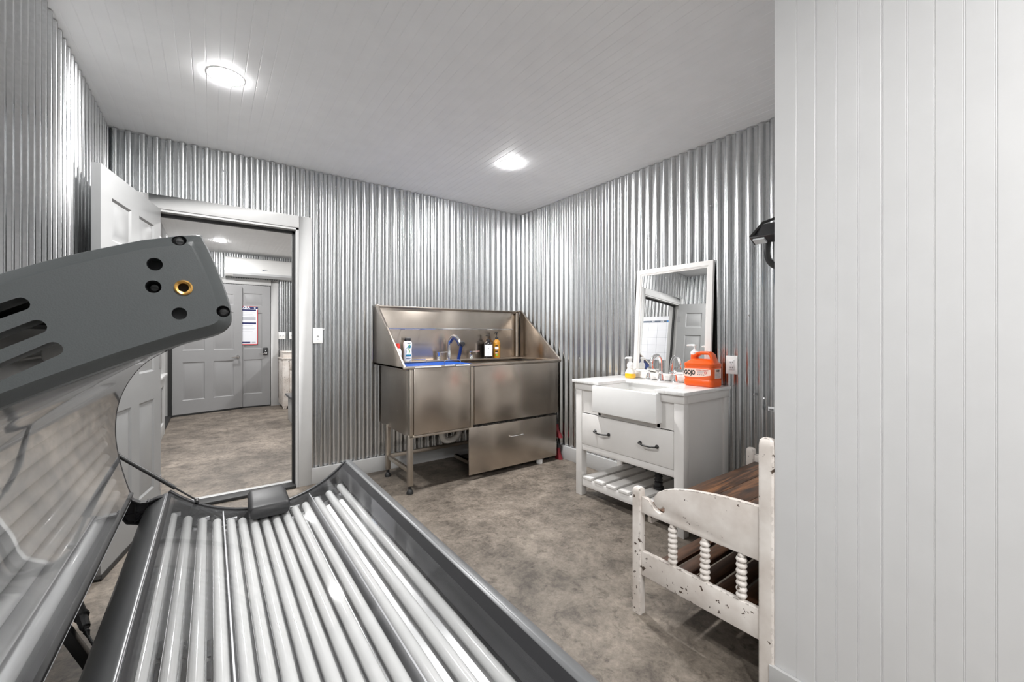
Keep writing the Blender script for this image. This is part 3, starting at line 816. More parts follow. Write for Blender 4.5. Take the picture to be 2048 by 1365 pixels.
# gas strut at the head end
st = MB().tube([(-3.112, YH + 0.024, 0.674), (-2.915, YH + 0.024, 0.486)], 0.0085, 14).tube([(-2.915, YH + 0.024, 0.486), (-2.835, YH + 0.024, 0.410)], 0.004, 10)
st.lathe([(0.011, -0.03), (0.011, 0.008)], (-3.112, YH + 0.024, 0.674), 'y', 12).lathe([(0.009, -0.03), (0.009, 0.008)], (-2.835, YH + 0.024, 0.410), 'y', 12)
st.build('gas_strut', BLACKM, bed)
# rear support of the canopy down to the floor
sp = MB().bar((-3.215, -1.76, 0.415), (-3.04, -1.76, 0.0), 0.028, 0.03, (0, 1, 0))
sp.bar((-3.215, -1.76, 0.40), (-3.18, -1.76, 0.60), 0.028, 0.02, (0, 1, 0))
sp.build('support_strut', BLACKM, bed, bevel=0.002)

# headrest pillow lying over the head end
pil = MB()
def pr(x0, x1, yy, z0, z1, r):
    return [(p[0], yy, p[1]) for p in [(a, b) for a, b, _ in rrect((x0+x1)/2, (z0+z1)/2, x1-x0, z1-z0, r, 0, 5)]]
pil.loft([pr(-2.628, -2.482, -1.165, 0.345, 0.400, 0.02), pr(-2.634, -2.474, -1.180, 0.336, 0.410, 0.022), pr(-2.636, -2.470, -1.22, 0.333, 0.415, 0.022), pr(-2.640, -2.466, -1.30, 0.327, 0.398, 0.025), pr(-2.640, -2.466, -1.345, 0.324, 0.385, 0.022), pr(-2.634, -2.472, -1.362, 0.328, 0.375, 0.018)])
pil.build('headrest_pillow', VINYL, bed, smooth=60, label='dark grey vinyl headrest cushion')

# inline plug on the cable between canopy and bed
cord = thing('power_cord', 'black power cable with inline plug hanging beside the tanning bed', 'cable', (-3.14, -1.70, 0.25))
MB().tube(spline([(-3.165, -1.50, 0.47), (-3.17, -1.53, 0.38), (-3.165, -1.58, 0.31), (-3.155, -1.615, 0.29)], 5), 0.0042, 8).build('cable', BLACK, cord)
MB().tube(spline([(-3.098, -1.775, 0.235), (-3.07, -1.83, 0.215), (-3.02, -1.92, 0.20), (-2.93, -2.0, 0.24), (-2.88, -2.0, 0.26)], 5), 0.0042, 8).build('cable', BLACK, cord)
pd = Vector((-3.098, -1.775, 0.235)) - Vector((-3.155, -1.615, 0.29)); p0 = Vector((-3.155, -1.615, 0.29))
pa = [p0 + pd * t for t in (0, .08, .1, .42, .44, .5, .52, .78, .8, .84, .86, .9, .92, 1.0)]
MB().tube(pa, [.006, .011, .014, .016, .020, .020, .015, .013, .009, .009, .007, .009, .007, .005], 10).build('plug', BLACK, cord, smooth=30)

# ------------------------------------------------------------------ steel grooming tub
tub = thing('wash_tub', 'large stainless steel pet grooming tub with high splash guards in the corner', 'wash tub', (-0.85, -0.38, 0))
XL, XR, YT, YB = -1.64, -0.055, -0.70, -0.045
s = MB()
s.box(XL + 0.02, XR - 0.012, YB - 0.004, YB, 0.93, 1.452)
s.box(XL + 0.02, XR - 0.012, YB - 0.03, YB, 1.440, 1.452)
s.build('back_panel', STEEL, tub, bevel=0.0015)
for xx, t, lab in ((XL, 0.006, 'left'), (XR - 0.006, 0.006, 'right')):
    g = MB().ext([(YB, 0.938), (YB, 1.452), (YB - 0.045, 1.452), (YT - 0.006, 0.962), (YT - 0.006, 0.938)], 'x', xx, xx + t)
    dx = 0.022 if lab == 'left' else -0.022
    a0, a1 = (xx, xx + dx) if dx > 0 else (xx + 0.006 + dx, xx + 0.006)
    g.ext([(YB - 0.040, 1.458), (YB - 0.050, 1.452), (YT - 0.012, 0.957), (YT - 0.006, 0.965)], 'x', a0, a1)
    g.box(a0, a1, YB - 0.05, YB, 1.450, 1.458)
    g.build('splash_guard', STEEL, tub, bevel=0.001, label=lab + ' sloping splash guard')
# corner post between back panel and right guard
MB().tube([(XR - 0.055, YB - 0.022, 0.965), (XR - 0.055, YB - 0.022, 1.43)], 0.017, 14).build('corner_post', STEELD, tub)
# basin: hollow, rim
b = MB().hollow(-1.585, -1.045, YT, -0.06, 0.425, 0.925, 0.012, 0.40)
b.hollow(-1.05, -0.10, YT, -0.06, 0.452, 0.925, 0.012, 0.10)
b.build('basin', STEEL, tub, bevel=0.002)
rim = MB()
rim.box(XL, XR, YT - 0.012, YT + 0.022, 0.935, 0.958).box(XL, XR, -0.155, YB, 0.945, 0.960).box(XL, XL + 0.05, YT, YB, 0.938, 0.958).box(XR - 0.05, XR, YT, YB, 0.938, 0.958)
rim.build('rim', STEEL, tub, bevel=0.004, label='folded steel rim and back ledge')
# left front: entry door panel between posts
MB().box(-1.555, -1.070, YT - 0.012, YT - 0.001, 0.440, 0.942).build('entry_door', STEEL, tub, bevel=0.003, label='framed entry door panel of the tub')
MB().box(-1.548, -1.33, YT - 0.018, YT + 0.006, 0.944, 0.9535).box(-1.30, -1.215, YT - 0.024, YT + 0.006, 0.949, 0.9575).box(-1.20, -1.075, YT - 0.018, YT + 0.006, 0.944, 0.9535).build('door_seal', WHITEP, tub, bevel=0.002, label='white sealing strip on top of the entry door')
MB().box(-1.587, -1.560, YT - 0.010, YT + 0.02, 0.425, 0.935).build('corner_post', STEELD, tub, bevel=0.002)
MB().box(-1.066, -1.040, YT - 0.014, YT + 0.01, 0.425, 0.935).build('corner_post', STEELD, tub, bevel=0.002)
MB().box(-1.585, -1.045, YT - 0.010, YT + 0.004, 0.420, 0.436).build('bottom_frame_and_gap_shade', STEELD, tub, bevel=0.002)
# right front: wide fixed panel with a raised border
MB().box(-1.028, -0.098, YT - 0.012, YT - 0.001, 0.452, 0.934).build('front_panel', STEEL, tub, bevel=0.004, label='wide fixed front panel')
MB().box(-1.036, -0.112, YT + 0.02, -0.08, 0.436, 0.455).build('bottom_frame_and_gap_shade', BLACK, tub, label='black slab standing in for the shaded gap under the basin')  # shade of the gap put in as a solid black slab
# step drawer box under the right half
dr = MB().box(-1.085, -0.125, YT - 0.020, YT - 0.004, 0.047, 0.434).build('step_box', STEEL, tub, bevel=0.003, label='steel pull-out step front')
for xx in (-0.95, -0.26):
    MB().box(xx - 0.015, xx + 0.015, YT - 0.003, -0.24, 0.062, 0.090).build('step_runner', STEELD, tub)
MB().tube([(-0.675, YT - 0.016, 0.310), (-0.675, YT - 0.036, 0.310), (-0.665, YT - 0.040, 0.310), (-0.55, YT - 0.040, 0.310), (-0.54, YT - 0.036, 0.310), (-0.54, YT - 0.016, 0.310)], 0.0045, 10).build('handle', CHROME, dr)
# legs with black adjustable feet, stretchers
for xx, yy in ((-1.575, -0.682), (-1.575, -0.205), (-0.17, -0.62), (-0.17, -0.205)):
    lg = MB().box(xx - 0.019, xx + 0.019, yy - 0.019, yy + 0.019, 0.06, 0.44).build('leg', STEELD, tub, bevel=0.003)
    MB().lathe([(0.0005, 0), (0.026, 0.0), (0.026, 0.012), (0.018, 0.028), (0.012, 0.034), (0.012, 0.062)], (xx, yy, 0), 'z', 18).build('foot', BLACK, lg)
MB().box(-1.588, -1.562, -0.68, -0.20, 0.155, 0.185).box(-1.575, -0.18, -0.215, -0.188, 0.155, 0.185).build('stretcher', STEELD, tub, bevel=0.002)
MB().lathe([(0.0005, 0.0), (0.030, 0.0), (0.030, 0.036), (0.024, 0.040), (0.014, 0.042), (0.014, 0.056)], (-0.31, -0.685, 0), 'z', 20).build('foot', WHITEP, tub, label='white plastic foot under the step box')
MB().tube(spline([(-1.16, -0.38, 0.43), (-1.16, -0.38, 0.33), (-1.13, -0.38, 0.275), (-1.06, -0.38, 0.27), (-1.0, -0.38, 0.30), (-0.97, -0.38, 0.36), (-0.90, -0.38, 0.37)], 6), 0.026, 14).build('drain_pipe', PVC, tub, smooth=60, label='white plastic drain trap')
# tool rod on the back panel
rk = MB().tube([(-1.545, -0.152, 1.250), (-0.225, -0.152, 1.253)], 0.0045, 10)
for k in range(7):
    xx = -1.40 + 0.185 * k
    rk.tube([(xx, YB - 0.004, 1.247), (xx, -0.152, 1.2455)], 0.0042, 8)
rk.build('tool_rod', CHROME, tub)
# faucet with pull-out blue hose, two lever valves
fa = MB().lathe([(0.027, 0), (0.027, 0.006), (0.021, 0.01), (0.021, 0.065), (0.016, 0.075), (0.016, 0.09)], (-0.945, -0.10, 0.960), 'z', 20)
gp = [(-0.945, -0.10, 1.04), (-0.945, -0.10, 1.10), (-0.943, -0.115, 1.145), (-0.938, -0.16, 1.180), (-0.932, -0.215, 1.178), (-0.926, -0.255, 1.150), (-0.922, -0.278, 1.115)]
fa.tube(spline(gp, 6), 0.0155, 14)
fau = fa.build('faucet', CHROME, tub, smooth=50)
sh = MB().lathe([(0.0005, -0.022), (0.02, -0.020), (0.026, -0.008), (0.026, 0.008), (0.018, 0.02), (0.0005, 0.022)], (-0.915, -0.300, 1.112), 'y', 16)
sh.build('spray_head', BLACKP, fau, smooth=50)
MB().tube(spline([(-0.938, -0.118, 1.120), (-0.935, -0.155, 1.157), (-0.930, -0.20, 1.158), (-0.926, -0.235, 1.138), (-0.922, -0.26, 1.10)], 5), 0.0125, 10).build('hose', BLUED, fau, smooth=50)
MB().tube(spline([(-0.915, -0.285, 1.10), (-0.92, -0.27, 1.03), (-0.926, -0.258, 0.99), (-0.927, -0.254, 0.966)], 5), 0.0155, 12).build('hose', BLUED, fau, smooth=50)
for xx in (-1.055, -0.70):
    hn = MB().lathe([(0.024, 0), (0.024, 0.006), (0.019, 0.012), (0.019, 0.052), (0.021, 0.055), (0.021, 0.075), (0.0005, 0.078)], (xx, -0.10, 0.960), 'z', 18)
    hn.bar((xx, -0.10, 1.030), (xx + 0.085, -0.115, 1.034), 0.014, 0.008)
    hn.build('faucet_valve', CHROME, tub, smooth=40)

# blue plastic floor grates lying flush in the tub, each with a wire handle
def grate(x0, x1, hx, hy, label):
    t = thing('tub_grate', label, 'grate', ((x0+x1)/2, -0.40, 0.925), group='blue floor grates in the tub')
    g = MB(); y0, y1 = -0.672, -0.165
    nx = int((x1-x0)/0.03); ny = int((y1-y0)/0.03)
    for i in range(nx + 1):
        xx = x0 + (x1-x0-0.012)*i/nx; g.box(xx, xx + 0.012, y0, y1, 0.928, 0.944)
    for j in range(ny + 1):
        yy = y0 + (y1-y0-0.012)*j/ny; g.box(x0, x1, yy, yy + 0.012, 0.928, 0.9445)
    g.box(x0, x1, y0, y1, 0.9285, 0.934)
    g.build('grate_panel', BLUE, t, smooth=0)
    MB().tube([(hx, hy, 0.936), (hx, hy, 0.972), (hx + 0.012, hy, 0.982), (hx + 0.138, hy, 0.982), (hx + 0.15, hy, 0.972), (hx + 0.15, hy, 0.936)], 0.0032, 8).build('handle', CHROME, t)
    return t
grate(-1.565, -1.2455, -1.405, -0.27, 'left blue plastic grate in the steel tub, wire handle by the bottles')
grate(-1.240, -0.93, -1.205, -0.52, 'right blue plastic grate in the steel tub, wire handle near the front')

# bottles on the tub ledge
ZL = 0.9606
def pump_bottle(name, label, x, y, w, hgt, body, z, lab_mat=None, spout=(-0.035, -0.01), head=BLACKP, cat='bottle'):
    t = thing(name, label, cat, (x, y, z))
    r = w / 2
    MB().lathe([(0.0005, 0), (r*0.94, 0.0), (r, 0.006), (r, hgt*0.80), (r*0.86, hgt*0.90), (r*0.45, hgt*0.985), (r*0.40, hgt*1.0)], (x, y, z), 'z', 24).build('body', body, t, smooth=50)
    p = MB().lathe([(r*0.46, hgt*0.99), (r*0.46, hgt*1.10), (r*0.22, hgt*1.12), (0.0055, hgt*1.14), (0.0055, hgt*1.30), (0.012, hgt*1.31), (0.012, hgt*1.37), (0.0005, hgt*1.385)], (x, y, z), 'z', 16)
    p.tube([(x, y, z + hgt*1.345), (x + spout[0]*0.7, y + spout[1]*0.7, z + hgt*1.35), (x + spout[0], y + spout[1], z + hgt*1.31)], [0.007, 0.006, 0.0045], 8)
    p.build('pump', head, t, smooth=40)
    return t
def wrap(name, parent, x, y, z0, z1, r, a0, a1, m, n=12, label=None):
    mb = MB(); P = [(x + r*math.cos(R(a0+(a1-a0)*k/n)), y + r*math.sin(R(a0+(a1-a0)*k/n))) for k in range(n+1)]
    Q = [(x + (r+0.0006)*math.cos(R(a0+(a1-a0)*k/n)), y + (r+0.0006)*math.sin(R(a0+(a1-a0)*k/n))) for k in range(n+1)]
    mb.ext(P + Q[::-1], 'z', z0, z1)
    return mb.build(name, m, parent, smooth=50, label=label)
t = pump_bottle('soap_bottle', 'dark pump bottle with a plain white label on the tub ledge', -0.505, -0.11, 0.092, 0.172, DARKB, ZL)
wrap('label', t, -0.505, -0.11, ZL + 0.02, ZL + 0.135, 0.0465, 185, 300, LABELW)
for k, (zz, ww) in enumerate(((0.085, 22), (0.052, 30), (0.040, 26), (0.030, 20))):
    wrap('print', t, -0.505, -0.11, ZL + zz, ZL + zz + 0.0022, 0.0472, 240 - ww/2, 240 + ww/2, INKG, 6)
wrap('print', t, -0.505, -0.11, ZL + 0.094, ZL + 0.106, 0.0472, 238, 243, INK, 4)
t = pump_bottle('soap_bottle', 'amber pump bottle with black pump beside the dark one on the tub', -0.398, -0.105, 0.074, 0.19, AMBER, ZL)
wrap('label', t, -0.398, -0.105, ZL + 0.088, ZL + 0.112, 0.0372, 205, 265, LABELW)
wrap('print', t, -0.398, -0.105, ZL + 0.118, ZL + 0.128, 0.0372, 215, 255, DARKB)
wrap('print', t, -0.398, -0.105, ZL + 0.058, ZL + 0.072, 0.0372, 215, 255, DARKB)
wrap('print', t, -0.398, -0.105, ZL + 0.022, ZL + 0.038, 0.0372, 222, 250, GREEN)
for k in range(3):
    wrap('print', t, -0.398, -0.105, ZL + 0.046, ZL + 0.053, 0.0372, 212 + 18*k, 220 + 18*k, LABELW, 4)
# white shampoo bottle with a black cap
t = thing('shampoo_bottle', 'white shampoo bottle with black cap and teal and green print', 'bottle', (-1.365, -0.115, ZL))
bx, by = -1.365, -0.115
MB().loft([rrect(bx, by, w_, d_, min(w_, d_)*0.42, ZL + h_) for w_, d_, h_ in ((0.066, 0.04, 0), (0.072, 0.044, 0.006), (0.074, 0.046, 0.05), (0.071, 0.044, 0.10), (0.078, 0.048, 0.145), (0.076, 0.046, 0.165), (0.060, 0.04, 0.178), (0.040, 0.034, 0.183))]).build('body', WHITEP, t, smooth=50)
MB().loft([rrect(bx, by, w_, d_, 0.014, ZL + h_) for w_, d_, h_ in ((0.052, 0.036, 0.180), (0.055, 0.038, 0.184), (0.055, 0.038, 0.205), (0.050, 0.034, 0.209))]).build('cap', BLACKP, t, smooth=50)
yf_ = by - 0.0243
MB().box(bx - 0.026, bx + 0.024, yf_ - 0.001, yf_ + 0.004, ZL + 0.045, ZL + 0.060).build('print', TEAL, t, label='teal name band')
MB().box(bx - 0.022, bx + 0.02, yf_ - 0.0012, yf_ + 0.004, ZL + 0.024, ZL + 0.032).build('print', SLATE, t)
MB().box(bx - 0.012, bx + 0.02, yf_ - 0.001, yf_ + 0.006, ZL + 0.157, ZL + 0.161).build('print', SLATE, t)
dm = MB(); dm.lathe([(0.0005, -0.001), (0.014, -0.001), (0.014, 0.004)], (bx + 0.008, yf_, ZL + 0.130), 'y', 16); dm.build('print', TEAL, t)
MB().tube(spline([(bx + 0.004, yf_, ZL + 0.07), (bx + 0.010, yf_ - 0.0008, ZL + 0.09), (bx + 0.002, yf_ - 0.0008, ZL + 0.112), (bx + 0.014, yf_, ZL + 0.15)], 4), 0.003, 6).build('print', GREEN, t)
MB().tube(spline([(bx - 0.024, yf_, ZL + 0.07), (bx - 0.020, yf_ - 0.0006, ZL + 0.09), (bx - 0.026, yf_ - 0.0006, ZL + 0.105), (bx - 0.010, yf_, ZL + 0.125)], 4), 0.0018, 6).build('print', TEAL, t)
# white spray bottle with red trigger, half hidden by the left guard
t = thing('spray_bottle', 'white bottle with red cap half hidden behind the left splash guard', 'bottle', (-1.462, -0.13, ZL))
bx, by = -1.462, -0.13
MB().lathe([(0.0005, 0), (0.030, 0), (0.033, 0.005), (0.033, 0.090), (0.026, 0.108), (0.018, 0.116), (0.018, 0.122)], (bx, by, ZL), 'z', 22).build('body', WHITEP, t, smooth=50)
sp_ = MB().lathe([(0.021, 0.118), (0.021, 0.140), (0.016, 0.146), (0.016, 0.158), (0.0005, 0.16)], (bx, by, ZL), 'z', 16)
sp_.loft([rrect(bx - 0.012, by, 0.04, 0.022, 0.008, ZL + 0.140), rrect(bx - 0.004, by, 0.036, 0.022, 0.008, ZL + 0.156)])
sp_.build('cap', RED, t, smooth=40)
MB().box(bx - 0.004, bx + 0.014, by - 0.0345, by - 0.030, ZL + 0.058, ZL + 0.061).build('print', REDP, t)

# red brooms in the gap between tub and right wall
def broom(label, x, y, z0, h, w0, w1, htop):
    t = thing('broom', label, 'broom', (x, y, z0))
    b = MB()
    b.loft([rrect(x, y, 0.030, w0, 0.012, z0 + h), rrect(x, y, 0.034, w0*1.3, 0.012, z0 + h*0.55), rrect(x, y - 0.006, 0.046, w1, 0.016, z0)])
    b.build('bristles', REDB, t, smooth=50)
    MB().loft([rrect(x, y, 0.034, w0*1.05, 0.014, z0 + h - 0.005), rrect(x, y, 0.030, w0*0.7, 0.012, z0 + h + 0.03)]).build('broom_head', BLACKP, t, smooth=50)
    MB().tube([(x, y, z0 + h + 0.02), (x, y + 0.02, htop)], 0.0085, 10).build('handle', BLACKM, t, smooth=50)
    return t
broom('short red bristle brush standing on the floor beside the step box', -0.074, -0.690, 0.0, 0.115, 0.03, 0.085, 0.185)
broom('red bristle broom hanging higher against the right wall beside the tub', -0.064, -0.655, 0.205, 0.13, 0.03, 0.135, 0.86)

# ------------------------------------------------------------------ light switch, outlet, sticker
t = thing('light_switch', 'white toggle light switch plate right of the doorway casing', 'light switch', (-2.086, -0.024, 1.188))
MB().box(-2.122, -2.050, -0.030, -0.022, 1.127, 1.248).build('wall_plate', WHITEP, t, bevel=0.003)
MB().box(-2.091, -2.081, -0.0315, -0.029, 1.176, 1.200).build('toggle_slot', INKG, t)
MB().bar((-2.086, -0.030, 1.186), (-2.086, -0.042, 1.194), 0.008, 0.009, (1, 0, 0)).build('toggle', WHITEP, t)
for zz in (1.158, 1.218):
    MB().lathe([(0.003, -0.001), (0.003, 0.002)], (-2.086, -0.0305, zz), 'y', 8).build('screw', INKG, t)
t = thing('outlet', 'white duplex outlet plate on the steel wall right of the orange jug', 'outlet', (-0.024, -2.305, 0.998))
MB().box(-0.031, -0.023, -2.343, -2.267, 0.938, 1.058).build('wall_plate', WHITEP, t, bevel=0.003)
MB().box(-0.0335, -0.029, -2.322, -2.288, 0.964, 1.032).build('receptacle', LABELW, t, bevel=0.002)
for zc in (1.015, 0.981):
    MB().box(-0.0342, -0.033, -2.313, -2.310, zc - 0.004, zc + 0.006).build('slot', HOLE, t)
    MB().box(-0.0342, -0.033, -2.300, -2.297, zc - 0.004, zc + 0.005).build('slot', HOLE, t)
    MB().lathe([(0.0028, -0.0008), (0.0028, 0.001)], (-0.0335, -2.305, zc - 0.0105), 'x', 10).build('slot', HOLE, t)
t = tag(MB().box(-0.0252, -0.0225, -2.556, -2.522, 0.730, 0.755).build('sticker', LABELW, None), 'small white bar code sticker on the steel wall beside the partition', 'sticker')
for k in range(5):
    MB().box(-0.0262, -0.0245, -2.552 + 0.0055*k, -2.549 + 0.0055*k, 0.733, 0.744).build('print', INK, t)

# ------------------------------------------------------------------ vanity with farmhouse sink
van = thing('vanity', 'white vanity cabinet with farmhouse sink, quartz top and slatted shelf', 'vanity', (-0.30, -1.845, 0))
VX, VY0, VY1 = -0.556, -1.408, -2.286           # front plane, left end, right end
legs = MB()
for nm, x0, x1, y0, y1 in (('f', VX, VX + 0.055, VY0 - 0.058, VY0), ('f', VX, VX + 0.055, VY1, VY1 + 0.064), ('b', -0.085, -0.030, VY0 - 0.058, VY0), ('b', -0.085, -0.030, VY1, VY1 + 0.064)):
    MB().box(x0, x1, y0, y1, 0.0, 0.79).build('leg', CABW, van, bevel=0.0025)
MB().box(VX + 0.05, -0.08, VY0 - 0.030, VY0 - 0.012, 0.345, 0.79).build('side_panel', CABW, van)
MB().box(VX + 0.05, -0.08, VY1 + 0.012, VY1 + 0.030, 0.10, 0.79).build('side_panel', CABW, van)
MB().box(-0.06, -0.04, VY1 + 0.06, VY0 - 0.05, 0.345, 0.79).build('back_panel', CABW, van)
for b_ in ((VX - 0.004, VX + 0.03, -1.6095, VY0 + 0.006), (VX - 0.004, VX + 0.03, VY1 - 0.006, -2.1345), (VX + 0.03, -0.03, VY0 - 0.02, VY0 + 0.006), (VX + 0.03, -0.03, VY1 - 0.006, VY1 + 0.02)):
    MB().box(*b_, 0.789, 0.8375).build('apron', CABW, van, bevel=0.001, label='top moulding under the counter')
MB().box(VX + 0.012, VX + 0.03, -1.64, VY0 - 0.05, 0.62, 0.79).box(VX + 0.012, VX + 0.03, VY1 + 0.06, -2.10, 0.62, 0.79).box(VX + 0.012, VX + 0.03, -2.12, -1.62, 0.615, 0.66).build('front_frame', CABW, van)
drw = MB().box(VX + 0.002, VX + 0.022, -2.219, -1.468, 0.388, 0.614).build('drawer', CABW, van, bevel=0.002)
for ya in (-1.662, -2.045):
    hd = MB()
    for yy in (ya - 0.062, ya + 0.062):
        hd.lathe([(0.0125, 0.002), (0.0125, -0.004), (0.008, -0.007), (0.006, -0.02)], (VX + 0.002, yy, 0.502), 'x', 16)
    hd.tube(spline([(VX - 0.016, ya - 0.062, 0.502), (VX - 0.026, ya - 0.035, 0.499), (VX - 0.029, ya, 0.4975), (VX - 0.026, ya + 0.035, 0.499), (VX - 0.016, ya + 0.062, 0.502)], 5), 0.0052, 10)
    hd.build('handle', BLACKM, drw, smooth=50, label='black bow handle')
MB().box(VX + 0.006, VX + 0.028, -2.222, -1.466, 0.342, 0.3855).build('front_rail', CABW, van, bevel=0.0015)
MB().box(VX + 0.03, -0.05, -2.26, -1.43, 0.332, 0.344).build('cabinet_floor', CABW, van)
for b_ in ((VX + 0.008, VX + 0.030), (-0.07, -0.05)):
    MB().box(*b_, -2.222, -1.466, 0.074, 0.128).build('shelf_rail', CABW, van, bevel=0.0015)
for k in range(7):
    yc = -1.515 - 0.110 * k
    MB().box(VX + 0.004, -0.055, yc - 0.040, yc + 0.040, 0.1285, 0.1475).build('shelf_slat', CABW, van, bevel=0.002)
MB().ext([(-0.576, -1.384), (-0.028, -1.384), (-0.028, -2.302), (-0.576, -2.302), (-0.576, -2.103), (-0.277, -2.103), (-0.277, -1.645), (-0.576, -1.645)], 'z', 0.8385, 0.859).build('countertop', QUARTZ, van, bevel=0.002, label='white veined quartz countertop')
sk = MB().hollow(-0.602, -0.20, -2.134, -1.610, 0.650, 0.8365, 0.024, 0.03)
sk.build('sink_basin', PORC, van, bevel=0.006, seg=3, smooth=40, label='white porcelain apron sink')
MB().lathe([(0.0005, 0.0), (0.026, 0.0), (0.030, 0.004)], (-0.40, -1.872, 0.683), 'z', 16).build('drain', CHROME, van)
dp = MB().tube([(-0.33, -1.965, 0.65), (-0.33, -1.965, 0.30)], 0.020, 14)
dp.lathe([(0.024, 0.0), (0.034, 0.004), (0.034, 0.02), (0.026, 0.026), (0.028, 0.05), (0.021, 0.055), (0.028, 0.065), (0.021, 0.078), (0.028, 0.088), (0.021, 0.10), (0.028, 0.11), (0.021, 0.125), (0.021, 0.20)], (-0.33, -1.965, 0.1475), 'z', 16)
dp.build('drain_pipe', BLACKP, van, smooth=50, label='black ribbed drain pipe')
# faucet: gooseneck and two handles
bell = [(0.029, 0), (0.030, 0.004), (0.024, 0.009), (0.0225, 0.018), (0.017, 0.045), (0.0135, 0.058), (0.0165, 0.064), (0.0135, 0.070)]
fx, fy, fz = -0.145, -1.857, 0.859
f = MB().lathe(bell + [(0.0125, 0.078)], (fx, fy, fz), 'z', 22)
f.tube(spline([(fx, fy, fz + 0.07), (fx, fy, fz + 0.13), (fx - 0.012, fy, fz + 0.168), (fx - 0.045, fy, fz + 0.188), (fx - 0.085, fy, fz + 0.178), (fx - 0.108, fy, fz + 0.148), (fx - 0.114, fy, fz + 0.118)], 6), [0.0125]*37, 14)
f.lathe([(0.0125, 0.012), (0.0145, 0.006), (0.0145, 0.0), (0.019, -0.016), (0.018, -0.02)], (fx - 0.114, fy, fz + 0.116), 'z', 16)
f.build('faucet', CHROME, van, smooth=50)
for yy, sg_ in ((-1.745, 1), (-1.965, -1)):
    hh = MB().lathe([(0.026, 0), (0.027, 0.004), (0.021, 0.009), (0.0185, 0.022), (0.0125, 0.045), (0.010, 0.054), (0.014, 0.060), (0.014, 0.068), (0.009, 0.074), (0.012, 0.082), (0.006, 0.091), (0.0005, 0.093)], (fx + 0.01, yy, fz), 'z', 20)
    hnd = hh.build('faucet_handle', CHROME, van, smooth=50)
    MB().tube([(fx + 0.01, yy + sg_*0.010, fz + 0.066), (fx - 0.002, yy + sg_*0.022, fz + 0.067), (fx - 0.012, yy + sg_*0.065, fz + 0.070), (fx - 0.018, yy + sg_*0.085, fz + 0.0705)], [0.007, 0.0085, 0.0075, 0.006], 12).build('lever', PORC, hnd, smooth=50, label='white porcelain lever')
    MB().sphere((fx - 0.020, yy + sg_*0.092, fz + 0.071), 0.0085, 12, 8).build('lever_tip', CHROME, hnd, smooth=60)

# ------------------------------------------------------------------ leaning mirror
lean = 0.06
MW, MH = 0.622, 0.845
mir = thing('mirror', 'white framed mirror leaning on the steel wall behind the faucet', 'mirror', (-0.094, -1.8825, 0.8613), (0, lean, 0))
mf = MB()
def mring(ins, xx): return [(xx, -MW/2 + ins, ins), (xx, MW/2 - ins, ins), (xx, MW/2 - ins, MH - ins), (xx, -MW/2 + ins, MH - ins)]
mf.loft([mring(0.001, 0.020), mring(0, 0.018), mring(0, 0.004), mring(0.003, 0.0), mring(0.034, 0.0), mring(0.036, 0.003), mring(0.040, 0.003), mring(0.042, 0.006), mring(0.047, 0.006), mring(0.050, 0.012)], cap=False)
mf.build('frame', CABW, mir, local=True, smooth=20, label='white stepped moulding frame')
MB().box(0.0105, 0.014, -MW/2 + 0.046, MW/2 - 0.046, 0.046, MH - 0.046).build('glass', MIRR, mir, local=True, smooth=0)
MB().box(0.0145, 0.0195, -MW/2 + 0.006, MW/2 - 0.006, 0.006, MH - 0.006).build('backing', BLACKP, mir, local=True)

# ------------------------------------------------------------------ orange hand cleaner jug
jx0, jx1, jy0, jy1 = -0.228, -0.099, -2.082, -2.282   # front, back, left, right
jug = thing('hand_cleaner_jug', 'bright orange hand cleaner jug with white pump on the countertop', 'jug', ((jx0+jx1)/2, (jy0+jy1)/2, 0.8595))
jc, jw, jd = (jx0+jx1)/2, jy0 - jy1, jx1 - jx0
yc = (jy0 + jy1) / 2
b = MB()
def jr(ins, z, r=0.022, dy=0, k=1.0): return rrect(jc, yc + dy, (jd - 2*ins)*k, jw - 2*ins, r, 0.8595 + z)
b.loft([jr(0.006, 0), jr(0.001, 0.006), jr(0, 0.012), jr(0, 0.042), jr(0.0025, 0.046), jr(0.0025, 0.050), jr(0.0006, 0.054), jr(0.0006, 0.118), jr(0.0025, 0.122), jr(0.0025, 0.126), jr(0, 0.130), jr(0, 0.148), jr(0.010, 0.156), jr(0.024, 0.168), jr(0.034, 0.175, 0.018), jr(0.042, 0.178, 0.014)])
b.lathe([(0.026, 0.165), (0.0245, 0.196), (0.0245, 0.206), (0.022, 0.210)], (jc, jy0 - 0.046, 0.8595), 'z', 20)
body = b.build('body', ORANGE, jug, smooth=40)
ha = MB()
hp_ = [(jc, jy0 - 0.058, 0.8595 + 0.196), (jc, jy0 - 0.078, 0.8595 + 0.212), (jc, jy0 - 0.096, 0.8595 + 0.2165), (jc, jy0 - 0.150, 0.8595 + 0.2165), (jc, jy0 - 0.166, 0.8595 + 0.205), (jc, jy0 - 0.178, 0.8595 + 0.17), (jc, jy0 - 0.190, 0.8595 + 0.135)]
rings = []
for i, p_ in enumerate(hp_):
    a = Vector(hp_[max(i-1, 0)]); c_ = Vector(hp_[min(i+1, len(hp_)-1)]); d = (c_ - a).normalized(); nn = Vector((0, -d.z, d.y)); p = Vector(p_)
    ring = []
    for k in range(12):
        t = 2*math.pi*k/12
        ct, st_ = math.cos(t), math.sin(t)
        ring.append(p + Vector((0.030 * abs(ct)**0.6 * (1 if ct > 0 else -1), 0, 0)) + nn * (0.0115 * abs(st_)**0.6 * (1 if st_ > 0 else -1)))
    rings.append(ring)
ha.loft(rings).build('handle', ORANGE, jug, smooth=50)
